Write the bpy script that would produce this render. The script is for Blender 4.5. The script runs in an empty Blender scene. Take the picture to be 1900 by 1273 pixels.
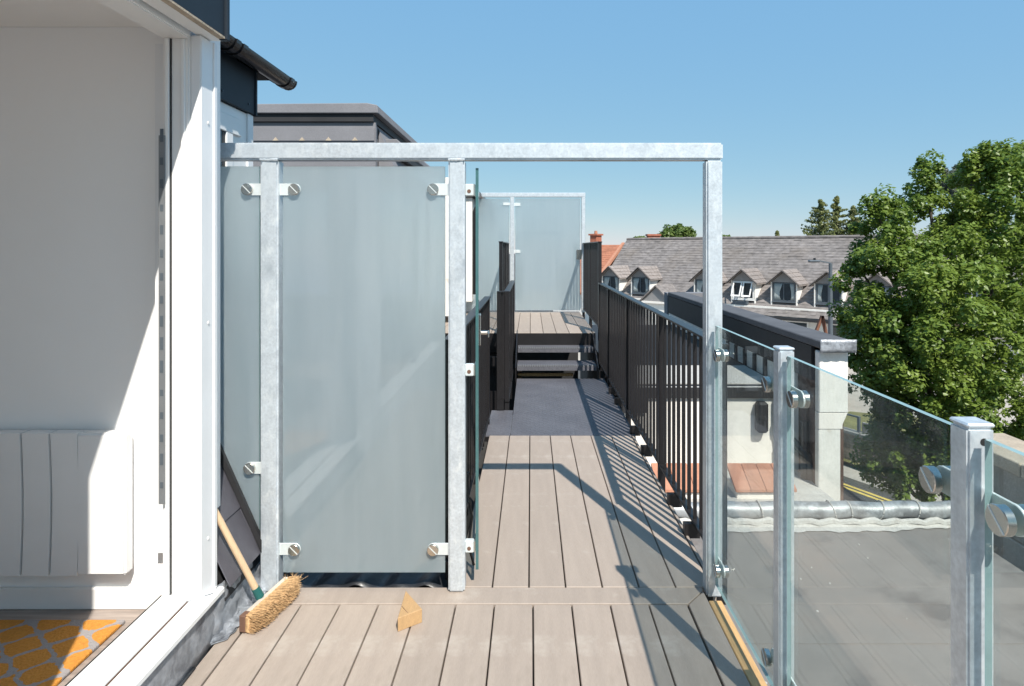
import bpy, bmesh, math, random
import numpy as np
from mathutils import Vector, Matrix
random.seed(7); rng = np.random.default_rng(7)
R = math.radians
SC = bpy.context.scene
COL = SC.collection

# ------------------------------------------------------------------ camera
EYE = 1.385; F = 1130.0; VX, VY = 985.0, 460.0
cam_d = bpy.data.cameras.new('camera'); cam = bpy.data.objects.new('camera', cam_d); COL.objects.link(cam)
cam.location = (0, 0, EYE); cam.rotation_euler = (R(90), 0, 0)
cam_d.sensor_width = 36; cam_d.sensor_fit = 'HORIZONTAL'; cam_d.lens = F / 1900 * 36
cam_d.shift_x = (950 - VX) / 1900; cam_d.shift_y = (VY - 636.5) / 1900
cam_d.clip_start = 0.02; cam_d.clip_end = 2000
SC.camera = cam

# ------------------------------------------------------------------ light
SUN = Vector((0.32, -0.78, 1.0)).normalized()          # towards the sun
world = bpy.data.worlds.new('World'); SC.world = world; world.use_nodes = True
wn = world.node_tree; bg = wn.nodes['Background']
sky = wn.nodes.new('ShaderNodeTexSky'); sky.sky_type = 'NISHITA'; sky.sun_disc = False
sky.sun_elevation = math.asin(SUN.z); sky.sun_rotation = math.atan2(SUN.x, SUN.y)
sky.air_density = 1.0; sky.dust_density = 0.0; sky.ozone_density = 6.0; sky.altitude = 0
# hazy summer blue: the whole sky is tinted and lifted evenly
mu = wn.nodes.new('ShaderNodeMix'); mu.data_type = 'RGBA'; mu.blend_type = 'MULTIPLY'; mu.inputs[0].default_value = 1; mu.inputs[7].default_value = (0.41, 0.27, 0.05, 1)
ad = wn.nodes.new('ShaderNodeMix'); ad.data_type = 'RGBA'; ad.blend_type = 'ADD'; ad.inputs[0].default_value = 1; ad.inputs[7].default_value = (0.95, 2.36, 4.45, 1)
wn.links.new(sky.outputs[0], mu.inputs[6]); wn.links.new(mu.outputs[2], ad.inputs[6]); wn.links.new(ad.outputs[2], bg.inputs[0]); bg.inputs[1].default_value = 0.10
sd = bpy.data.lights.new('sun', 'SUN'); sd.energy = 4.3; sd.angle = R(0.5); sd.color = (1.0, 0.94, 0.85)
so = bpy.data.objects.new('sun', sd); COL.objects.link(so)
so.rotation_euler = (-SUN).to_track_quat('-Z', 'Y').to_euler(); so.location = (5, -12, 20)
SC.view_settings.view_transform = 'Standard'; SC.view_settings.look = 'None'
SC.view_settings.exposure = 0.7; SC.view_settings.gamma = 1; SC.view_settings.use_curve_mapping = False
SC.cycles.max_bounces = 14; SC.cycles.transparent_max_bounces = 24; SC.cycles.diffuse_bounces = 8
SC.cycles.glossy_bounces = 6; SC.cycles.transmission_bounces = 8
SC.cycles.sample_clamp_indirect = 6

# ------------------------------------------------------------------ materials
def nodes(name):
    m = bpy.data.materials.new(name); m.use_nodes = True
    nt = m.node_tree; return m, nt, nt.nodes['Principled BSDF'], nt.links.new
def N(nt, t, **kw):
    n = nt.nodes.new(t)
    for k, v in kw.items():
        if k.startswith('i_'):
            key = k[2:]; n.inputs[int(key) if key.isdigit() else key.replace('_', ' ')].default_value = v
        else: setattr(n, k, v)
    return n
def c4(c): return (c[0], c[1], c[2], 1)
def mat(name, col, rough=0.6, metal=0.0, ns=6.0, na=0.12, bs=0.0, bstr=0.2, stretch=(1, 1, 1), rnd=0.0, spec=0.5, fine=0.0, fs=80.0, coat=0.0):
    """plain surface: base colour with large and fine noise, per-object variation and fine relief"""
    m, nt, p, L = nodes(name)
    p.inputs['Roughness'].default_value = rough; p.inputs['Metallic'].default_value = metal
    p.inputs['Specular IOR Level'].default_value = spec; p.inputs['Coat Weight'].default_value = coat
    tc = N(nt, 'ShaderNodeTexCoord'); mp = N(nt, 'ShaderNodeMapping'); mp.inputs['Scale'].default_value = stretch
    L(tc.outputs['Object'], mp.inputs['Vector'])
    nz = N(nt, 'ShaderNodeTexNoise', i_Scale=ns, i_Detail=5.0, i_Roughness=0.6); L(mp.outputs[0], nz.inputs['Vector'])
    mr = N(nt, 'ShaderNodeMapRange'); mr.inputs[1].default_value = 0.3; mr.inputs[2].default_value = 0.7
    mr.inputs[3].default_value = 1 - na; mr.inputs[4].default_value = 1 + na; L(nz.outputs['Fac'], mr.inputs[0])
    val = mr.outputs[0]
    if fine:
        n2 = N(nt, 'ShaderNodeTexNoise', i_Scale=fs, i_Detail=3.0); L(mp.outputs[0], n2.inputs['Vector'])
        m2 = N(nt, 'ShaderNodeMapRange'); m2.inputs[1].default_value = 0.3; m2.inputs[2].default_value = 0.7
        m2.inputs[3].default_value = 1 - fine; m2.inputs[4].default_value = 1 + fine; L(n2.outputs['Fac'], m2.inputs[0])
        mm = N(nt, 'ShaderNodeMath', operation='MULTIPLY'); L(val, mm.inputs[0]); L(m2.outputs[0], mm.inputs[1]); val = mm.outputs[0]
    if rnd:
        oi = N(nt, 'ShaderNodeObjectInfo'); m3 = N(nt, 'ShaderNodeMapRange')
        m3.inputs[3].default_value = 1 - rnd; m3.inputs[4].default_value = 1 + rnd; L(oi.outputs['Random'], m3.inputs[0])
        mm = N(nt, 'ShaderNodeMath', operation='MULTIPLY'); L(val, mm.inputs[0]); L(m3.outputs[0], mm.inputs[1]); val = mm.outputs[0]
    vm = N(nt, 'ShaderNodeVectorMath', operation='SCALE'); vm.inputs[0].default_value = col[:3]; L(val, vm.inputs['Scale'])
    L(vm.outputs[0], p.inputs['Base Color'])
    if bs:
        nb = N(nt, 'ShaderNodeTexNoise', i_Scale=bs, i_Detail=4.0); L(mp.outputs[0], nb.inputs['Vector'])
        b = N(nt, 'ShaderNodeBump', i_Strength=bstr, i_Distance=0.01); L(nb.outputs['Fac'], b.inputs['Height']); L(b.outputs[0], p.inputs['Normal'])
    return m
def mix_mask(m, col, scale, lo, hi, stretch=(1, 1, 1), rough=None):
    """stains and wear: blend another colour in where a noise passes a threshold"""
    nt = m.node_tree; p = nt.nodes['Principled BSDF']; L = nt.links.new
    src = p.inputs['Base Color'].links[0].from_socket
    tc = N(nt, 'ShaderNodeTexCoord'); mp = N(nt, 'ShaderNodeMapping'); mp.inputs['Scale'].default_value = stretch; L(tc.outputs['Object'], mp.inputs[0])
    nz = N(nt, 'ShaderNodeTexNoise', i_Scale=scale, i_Detail=6.0, i_Roughness=0.65); L(mp.outputs[0], nz.inputs['Vector'])
    mr = N(nt, 'ShaderNodeMapRange'); mr.inputs[1].default_value = lo; mr.inputs[2].default_value = hi; L(nz.outputs['Fac'], mr.inputs[0])
    mx = N(nt, 'ShaderNodeMix', data_type='RGBA'); L(mr.outputs[0], mx.inputs[0]); L(src, mx.inputs[6]); mx.inputs[7].default_value = c4(col)
    L(mx.outputs[2], p.inputs['Base Color']); return m

M = {}
M['white'] = mat('white_upvc', (0.80, 0.80, 0.79), 0.32, ns=3, na=0.03)
M['cladding'] = mat('white_trim', (0.78, 0.79, 0.80), 0.4, ns=3, na=0.04)
M['paint'] = mat('white_wall_paint', (0.88, 0.88, 0.875), 0.7, ns=1.5, na=0.02, bs=220, bstr=0.05)
M['ceil'] = mat('ceiling_paint', (0.86, 0.855, 0.84), 0.8, ns=1.5, na=0.02)
M['rad'] = mat('radiator_enamel', (0.80, 0.80, 0.80), 0.3, na=0.02)
M['laminate'] = mat('grey_laminate', (0.30, 0.25, 0.22), 0.35, ns=5, na=0.25, stretch=(0.6, 9, 1), fine=0.15, fs=12)
M['fascia'] = mat('anthracite_board', (0.018, 0.026, 0.036), 0.5, ns=4, na=0.1, spec=0.22)
M['blackpvc'] = mat('black_gutter_plastic', (0.012, 0.012, 0.014), 0.22, ns=6, na=0.1)
M['blacksteel'] = mat('black_painted_steel', (0.012, 0.011, 0.012), 0.36, ns=14, na=0.2, bs=60, bstr=0.05)
M['galv'] = mat('galvanised_steel', (0.60, 0.65, 0.69), 0.40, metal=0.5, ns=26, na=0.10, fine=0.10, fs=95, bs=120, bstr=0.04)
mix_mask(M['galv'], (0.74, 0.78, 0.80), 17, 0.52, 0.66, stretch=(1.6, 1.6, 1)); mix_mask(M['galv'], (0.68, 0.73, 0.76), 2.2, 0.5, 0.75); mix_mask(M['galv'], (0.44, 0.49, 0.53), 11, 0.54, 0.72, stretch=(1, 1, .6))
M['tab'] = mat('zinc_strap', (0.70, 0.75, 0.75), 0.4, metal=0.35, ns=30, na=0.06)
M['stainless'] = mat('brushed_stainless', (0.60, 0.57, 0.52), 0.24, metal=1.0, ns=40, na=0.06, stretch=(1, 12, 1))
M['slot'] = mat('dark_slot', (0.02, 0.02, 0.02), 0.5)
M['rubber'] = mat('pale_gasket', (0.55, 0.62, 0.62), 0.5)
M['plank'] = mat('composite_plank', (0.335, 0.278, 0.234), 0.62, ns=4, na=0.07, stretch=(6, 0.7, 1), rnd=0.06, fine=0.06, fs=70, bs=160, bstr=0.12)
mix_mask(M['plank'], (0.46, 0.41, 0.36), 5, 0.56, 0.85); mix_mask(M['plank'], (0.27, 0.225, 0.185), 3.3, 0.60, 0.82, stretch=(2.5, .8, 1)); mix_mask(M['plank'], (0.36, 0.25, 0.15), 2.0, 0.66, 0.84)
M['joist'] = mat('dark_joist', (0.03, 0.028, 0.025), 0.9)
M['timber'] = mat('raw_timber', (0.50, 0.31, 0.14), 0.7, ns=8, na=0.16, stretch=(9, 0.6, 3), fine=0.1, fs=60)
M['wedge'] = mat('pine_wedge', (0.43, 0.27, 0.13), 0.65, ns=9, na=0.10, stretch=(6, 1, 2), fine=0.1)
M['slate'] = mat('fibre_slate', (0.085, 0.083, 0.098), 0.5, ns=9, na=0.15, rnd=0.12, bs=90, bstr=0.1)
M['lead'] = mat('lead_sheet', (0.30, 0.32, 0.35), 0.48, metal=0.35, ns=9, na=0.28, fine=0.15, fs=40, bs=25, bstr=0.5)
mix_mask(M['lead'], (0.16, 0.17, 0.19), 12, 0.5, 0.62)
M['felt'] = mat('mineral_felt', (0.205, 0.190, 0.180), 0.9, ns=1.6, na=0.18, fine=0.18, fs=190, bs=300, bstr=0.25)
mix_mask(M['felt'], (0.120, 0.112, 0.110), 1.5, 0.53, 0.64); mix_mask(M['felt'], (0.21, 0.16, 0.135), 0.8, 0.55, 0.8); mix_mask(M['felt'], (0.235, 0.215, 0.20), 2.6, 0.58, 0.8)
M['copingfelt'] = mat('coping_felt', (0.085, 0.085, 0.092), 0.75, ns=4, na=0.2, fine=0.1)
M['feltwall'] = mat('mansard_felt', (0.19, 0.19, 0.205), 0.85, ns=3, na=0.1, fine=0.08, fs=90)
M['darkroof'] = mat('dark_roof_edge', (0.020, 0.020, 0.022), 0.65, ns=5, na=0.2)
M['silver'] = mat('silver_flashing', (0.37, 0.385, 0.40), 0.48, metal=0.35, ns=6, na=0.15, fine=0.10, fs=40, bs=14, bstr=0.2)
mix_mask(M['silver'], (0.20, 0.21, 0.22), 7, 0.48, 0.62)
M['whitecoat'] = mat('white_roof_paint', (0.48, 0.465, 0.44), 0.75, ns=9, na=0.12, fine=0.1, fs=60, bs=40, bstr=0.6)
mix_mask(M['whitecoat'], (0.36, 0.34, 0.32), 9, 0.56, 0.72)
M['cream'] = mat('cream_render', (0.80, 0.76, 0.71), 0.9, ns=2.4, na=0.04, fine=0.05, fs=60, bs=120, bstr=0.2)
mix_mask(M['cream'], (0.66, 0.61, 0.55), 2.1, 0.56, 0.85)
M['whiterender'] = mat('white_render', (0.76, 0.74, 0.70), 0.85, ns=5, na=0.07, fine=0.06, fs=60, bs=90, bstr=0.3)
mix_mask(M['whiterender'], (0.52, 0.46, 0.40), 7, 0.62, 0.78)
M['brickdark'] = mat('old_brick', (0.11, 0.065, 0.05), 0.9, ns=9, na=0.3, fine=0.2, fs=30, bs=40, bstr=0.6)
M['terra'] = mat('terracotta_tile', (0.44, 0.205, 0.13), 0.8, ns=8, na=0.14, rnd=0.08, fine=0.08, fs=70, bs=70, bstr=0.2)
mix_mask(M['terra'], (0.56, 0.42, 0.33), 11, 0.62, 0.8)
M['stone'] = mat('stone_coping', (0.42, 0.35, 0.27), 0.9, ns=7, na=0.16, rnd=0.1, fine=0.12, fs=60, bs=60, bstr=0.4)
M['stonewall'] = mat('grey_stone_block', (0.27, 0.26, 0.24), 0.92, ns=7, na=0.16, rnd=0.16, fine=0.12, fs=60, bs=60, bstr=0.4)
M['mortar'] = mat('mortar', (0.22, 0.20, 0.18), 0.95, ns=20, na=0.15)
M['asphalt'] = mat('asphalt', (0.072, 0.070, 0.068), 0.9, ns=1.2, na=0.2, fine=0.2, fs=60)
M['pave'] = mat('concrete_paving', (0.40, 0.36, 0.31), 0.9, ns=0.8, na=0.15, fine=0.1, fs=20)
M['yellow'] = mat('yellow_road_paint', (0.62, 0.46, 0.12), 0.8, ns=9, na=0.2)
M['grass'] = mat('dry_grass', (0.17, 0.16, 0.06), 0.95, ns=2, na=0.3, fine=0.3, fs=30)
M['gbrick'] = mat('garden_wall_brick', (0.30, 0.235, 0.18), 0.9, ns=6, na=0.2, rnd=0.22, fine=0.15, fs=30)
M['rooftile'] = mat('concrete_roof_tile', (0.185, 0.168, 0.162), 0.92, ns=0.9, na=0.14, rnd=0.0, fine=0.30, fs=3.2, stretch=(1, 1, 2))
mix_mask(M['rooftile'], (0.30, 0.27, 0.20), 5.5, 0.62, 0.80); mix_mask(M['rooftile'], (0.18, 0.15, 0.125), 0.5, 0.50, 0.9)
M['dormertile'] = mat('dormer_roof_tile', (0.235, 0.205, 0.190), 0.92, ns=3, na=0.16, rnd=0.1, fine=0.14, fs=9)
M['redtile'] = mat('red_roof_tile', (0.36, 0.145, 0.085), 0.9, ns=1.2, na=0.18, fine=0.14, fs=8)
M['redbrick'] = mat('red_brick', (0.36, 0.13, 0.08), 0.9, ns=4, na=0.2, fine=0.15, fs=14)
M['gablegrey'] = mat('grey_gable_board', (0.24, 0.235, 0.235), 0.8, ns=4, na=0.1)
M['pane'] = mat('dark_window_glass', (0.018, 0.03, 0.04), 0.05, ns=3, na=0.3, spec=0.8)
M['curtain'] = mat('pale_curtain', (0.36, 0.40, 0.40), 0.9, ns=6, na=0.3, stretch=(8, 1, 0.5))
M['soil'] = mat('black_soil_pipe', (0.018, 0.019, 0.022), 0.3, na=0.1)
M['lamp'] = mat('grey_lamp_post', (0.10, 0.12, 0.14), 0.45, metal=0.2, na=0.1)
M['keepgrey'] = mat('dull_zinc', (0.20, 0.21, 0.22), 0.5, metal=0.3)
M['rust'] = mat('rusty_brace', (0.17, 0.075, 0.045), 0.8, na=0.2)
M['bark'] = mat('bark', (0.085, 0.07, 0.055), 0.95, ns=9, na=0.3, stretch=(3, 3, 0.6), bs=20, bstr=0.8)
M['broomwood'] = mat('broom_handle_wood', (0.60, 0.43, 0.27), 0.55, ns=9, na=0.12, stretch=(4, 4, 0.5), fine=0.06)
M['broomblock'] = mat('broom_block_wood', (0.50, 0.45, 0.38), 0.7, ns=12, na=0.12)
M['brown'] = mat('brown_end_cap', (0.14, 0.075, 0.05), 0.7)
M['bristle'] = mat('coir_bristle', (0.50, 0.32, 0.16), 0.85, ns=60, na=0.3, fine=0.2, fs=160)
M['teal'] = mat('teal_ferrule', (0.012, 0.10, 0.095), 0.4, na=0.12)
M['carred'] = mat('red_car_paint', (0.42, 0.025, 0.02), 0.2, coat=0.6, na=0.04)
M['carglass'] = mat('car_glass', (0.012, 0.015, 0.018), 0.06)
M['tyre'] = mat('tyre_rubber', (0.015, 0.015, 0.015), 0.8)
M['blackbag'] = mat('black_sheeting', (0.022, 0.024, 0.028), 0.35, ns=4, na=0.3, bs=6, bstr=1.0)

def chequer():
    m, nt, p, L = nodes('chequer_plate'); p.inputs['Roughness'].default_value = 0.5
    tc = N(nt, 'ShaderNodeTexCoord'); nz = N(nt, 'ShaderNodeTexNoise', i_Scale=3.5, i_Detail=6.0); L(tc.outputs['Object'], nz.inputs['Vector'])
    cr = N(nt, 'ShaderNodeValToRGB'); cr.color_ramp.elements[0].color = (0.066, 0.066, 0.078, 1); cr.color_ramp.elements[1].color = (0.135, 0.136, 0.155, 1)
    cr.color_ramp.elements[0].position = 0.3; cr.color_ramp.elements[1].position = 0.72
    n2 = N(nt, 'ShaderNodeTexNoise', i_Scale=55.0, i_Detail=3.0); L(tc.outputs['Object'], n2.inputs['Vector']); av = N(nt, 'ShaderNodeMix', data_type='FLOAT', i_0=0.5); L(nz.outputs['Fac'], av.inputs[2]); L(n2.outputs['Fac'], av.inputs[3])
    L(av.outputs[0], cr.inputs[0]); L(cr.outputs[0], p.inputs['Base Color'])
    w1 = N(nt, 'ShaderNodeTexChecker', i_Scale=30.0); L(tc.outputs['Object'], w1.inputs[0])
    b = N(nt, 'ShaderNodeBump', i_Strength=0.8, i_Distance=0.006); L(w1.outputs['Fac'], b.inputs['Height']); L(b.outputs[0], p.inputs['Normal'])
    return m
M['chequer'] = chequer()

def clear_glass(name, tint):
    m = bpy.data.materials.new(name); m.use_nodes = True; nt = m.node_tree; nt.nodes.clear(); L = nt.links.new
    out = N(nt, 'ShaderNodeOutputMaterial'); mx = N(nt, 'ShaderNodeMixShader'); tr = N(nt, 'ShaderNodeBsdfTransparent'); gl = N(nt, 'ShaderNodeBsdfGlossy')
    tr.inputs[0].default_value = c4(tint); gl.inputs['Roughness'].default_value = 0.0; gl.inputs[0].default_value = (0.95, 0.98, 1, 1)
    g = N(nt, 'ShaderNodeNewGeometry'); mr = N(nt, 'ShaderNodeMapRange'); mr.inputs[3].default_value = 1.5; mr.inputs[4].default_value = 1 / 1.5
    L(g.outputs['Backfacing'], mr.inputs[0]); fr = N(nt, 'ShaderNodeFresnel'); L(mr.outputs[0], fr.inputs['IOR'])
    L(fr.outputs[0], mx.inputs[0]); L(tr.outputs[0], mx.inputs[1]); L(gl.outputs[0], mx.inputs[2])
    tc = N(nt, 'ShaderNodeTexCoord'); dn = N(nt, 'ShaderNodeTexNoise', i_Scale=5.0, i_Detail=8.0, i_Roughness=0.75); L(tc.outputs['Object'], dn.inputs['Vector'])
    dm = N(nt, 'ShaderNodeMapRange'); dm.inputs[1].default_value = 0.42; dm.inputs[2].default_value = 0.8; dm.inputs[3].default_value = 0.004; dm.inputs[4].default_value = 0.085; L(dn.outputs['Fac'], dm.inputs[0])
    du = N(nt, 'ShaderNodeBsdfDiffuse'); du.inputs[0].default_value = (0.6, 0.6, 0.58, 1); m2 = N(nt, 'ShaderNodeMixShader')
    L(dm.outputs[0], m2.inputs[0]); L(mx.outputs[0], m2.inputs[1]); L(du.outputs[0], m2.inputs[2]); L(m2.outputs[0], out.inputs[0]); return m
M['glass'] = clear_glass('clear_glass', (0.895, 0.93, 0.92))
M['winglass'] = clear_glass('window_glass', (0.90, 0.93, 0.93))
M['edge'] = mat('green_glass_edge', (0.045, 0.125, 0.13), 0.2, ns=20, na=0.15, spec=0.8)
M['edgelight'] = mat('pale_glass_edge', (0.24, 0.36, 0.37), 0.25, ns=20, na=0.1, spec=0.8)
def frosted():
    m = bpy.data.materials.new('frosted_glass'); m.use_nodes = True; nt = m.node_tree; nt.nodes.clear(); L = nt.links.new
    out = N(nt, 'ShaderNodeOutputMaterial'); df = N(nt, 'ShaderNodeBsdfDiffuse'); tl = N(nt, 'ShaderNodeBsdfTranslucent')
    tc = N(nt, 'ShaderNodeTexCoord'); nz = N(nt, 'ShaderNodeTexNoise', i_Scale=3.0, i_Detail=6.0, i_Roughness=0.7)
    mp = N(nt, 'ShaderNodeMapping'); mp.inputs['Scale'].default_value = (5, 5, 0.5); L(tc.outputs['Object'], mp.inputs[0]); L(mp.outputs[0], nz.inputs['Vector'])
    cr = N(nt, 'ShaderNodeValToRGB'); cr.color_ramp.elements[0].color = (0.50, 0.58, 0.61, 1); cr.color_ramp.elements[1].color = (0.60, 0.67, 0.70, 1)
    cr.color_ramp.elements[0].position = 0.35; cr.color_ramp.elements[1].position = 0.65
    L(nz.outputs['Fac'], cr.inputs[0]); L(cr.outputs[0], df.inputs[0]); tl.inputs[0].default_value = (0.80, 0.90, 0.93, 1)
    rf = N(nt, 'ShaderNodeBsdfRefraction'); rf.inputs['Roughness'].default_value = 0.55; rf.inputs['IOR'].default_value = 1.35; rf.inputs[0].default_value = (0.90, 0.97, 0.98, 1)
    a = N(nt, 'ShaderNodeMixShader', i_0=0.45); L(df.outputs[0], a.inputs[1]); L(tl.outputs[0], a.inputs[2])
    b = N(nt, 'ShaderNodeMixShader', i_0=0.55); L(a.outputs[0], b.inputs[1]); L(rf.outputs[0], b.inputs[2])
    gl = N(nt, 'ShaderNodeBsdfGlossy'); gl.inputs['Roughness'].default_value = 0.03
    g = N(nt, 'ShaderNodeNewGeometry'); mr = N(nt, 'ShaderNodeMapRange'); mr.inputs[3].default_value = 1.75; mr.inputs[4].default_value = 1 / 1.75
    L(g.outputs['Backfacing'], mr.inputs[0]); fr = N(nt, 'ShaderNodeFresnel'); L(mr.outputs[0], fr.inputs['IOR'])
    c = N(nt, 'ShaderNodeMixShader'); L(fr.outputs[0], c.inputs[0]); L(b.outputs[0], c.inputs[1]); L(gl.outputs[0], c.inputs[2]); L(c.outputs[0], out.inputs[0]); return m
M['frost'] = frosted()
def rug_mat():
    m, nt, p, L = nodes('orange_trellis_rug'); p.inputs['Roughness'].default_value = 0.95
    tc = N(nt, 'ShaderNodeTexCoord'); sp = N(nt, 'ShaderNodeSeparateXYZ'); L(tc.outputs['Object'], sp.inputs[0])
    def mth(op, a, b=None):
        n = N(nt, 'ShaderNodeMath', operation=op)
        for k, v in ((0, a), (1, b)):
            if v is None: continue
            if isinstance(v, (int, float)): n.inputs[k].default_value = v
            else: L(v, n.inputs[k])
        return n.outputs[0]
    # ogee trellis: cos(u)+cos(v) field, thin bands near zero are the grey lines
    u = mth('MULTIPLY', sp.outputs[0], 2 * math.pi / 0.16); v = mth('MULTIPLY', sp.outputs[1], 2 * math.pi / 0.13)
    wob = N(nt, 'ShaderNodeTexNoise', i_Scale=30.0); L(tc.outputs['Object'], wob.inputs['Vector'])
    f = mth('ADD', mth('COSINE', u), mth('MULTIPLY', mth('COSINE', v), 0.9)); f = mth('ADD', f, mth('MULTIPLY', mth('SUBTRACT', wob.outputs['Fac'], 0.5), 1.3))
    band = mth('LESS_THAN', mth('ABSOLUTE', f), 0.34)
    nz = N(nt, 'ShaderNodeTexNoise', i_Scale=140.0, i_Detail=3.0); L(tc.outputs['Object'], nz.inputs['Vector'])
    cr = N(nt, 'ShaderNodeValToRGB'); cr.color_ramp.elements[0].color = (0.40, 0.15, 0.02, 1); cr.color_ramp.elements[1].color = (0.68, 0.31, 0.05, 1); L(nz.outputs['Fac'], cr.inputs[0])
    mx = N(nt, 'ShaderNodeMix', data_type='RGBA'); L(band, mx.inputs[0]); L(cr.outputs[0], mx.inputs[6]); mx.inputs[7].default_value = (0.30, 0.28, 0.28, 1)
    L(mx.outputs[2], p.inputs['Base Color']); b = N(nt, 'ShaderNodeBump', i_Strength=0.6, i_Distance=0.01); L(nz.outputs['Fac'], b.inputs['Height']); L(b.outputs[0], p.inputs['Normal'])
    return m
M['rug'] = rug_mat()
def leaf_mat(name, a, b, scale=1.3):
    m = bpy.data.materials.new(name); m.use_nodes = True; nt = m.node_tree; nt.nodes.clear(); L = nt.links.new
    out = N(nt, 'ShaderNodeOutputMaterial'); p = N(nt, 'ShaderNodeBsdfPrincipled', i_Roughness=0.42); tl = N(nt, 'ShaderNodeBsdfTranslucent')
    tc = N(nt, 'ShaderNodeTexCoord'); nz = N(nt, 'ShaderNodeTexNoise', i_Scale=scale, i_Detail=2.0); L(tc.outputs['Object'], nz.inputs['Vector'])
    n2 = N(nt, 'ShaderNodeTexNoise', i_Scale=scale * 9); L(tc.outputs['Object'], n2.inputs['Vector'])
    ad = N(nt, 'ShaderNodeMath', operation='ADD'); L(nz.outputs['Fac'], ad.inputs[0]); L(n2.outputs['Fac'], ad.inputs[1])
    cr = N(nt, 'ShaderNodeValToRGB'); cr.color_ramp.elements[0].position = 0.36 * 2 / 2; cr.color_ramp.elements[1].position = 0.68
    hf = N(nt, 'ShaderNodeMath', operation='MULTIPLY'); hf.inputs[1].default_value = 0.5; L(ad.outputs[0], hf.inputs[0])
    cr.color_ramp.elements[0].color = c4(a); cr.color_ramp.elements[1].color = c4(b); L(hf.outputs[0], cr.inputs[0])
    L(cr.outputs[0], p.inputs['Base Color']); L(cr.outputs[0], tl.inputs[0])
    mx = N(nt, 'ShaderNodeMixShader', i_0=0.42); L(p.outputs[0], mx.inputs[1]); L(tl.outputs[0], mx.inputs[2]); L(mx.outputs[0], out.inputs[0]); return m
M['leaf'] = leaf_mat('broad_leaf', (0.105, 0.180, 0.030), (0.27, 0.355, 0.065))
M['leaf2'] = leaf_mat('distant_leaf', (0.08, 0.14, 0.035), (0.21, 0.28, 0.07), 0.5)
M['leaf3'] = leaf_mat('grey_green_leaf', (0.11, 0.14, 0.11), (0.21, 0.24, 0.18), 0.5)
M['needle'] = leaf_mat('conifer_needle', (0.16, 0.20, 0.075), (0.32, 0.33, 0.12), 0.6)

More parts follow.
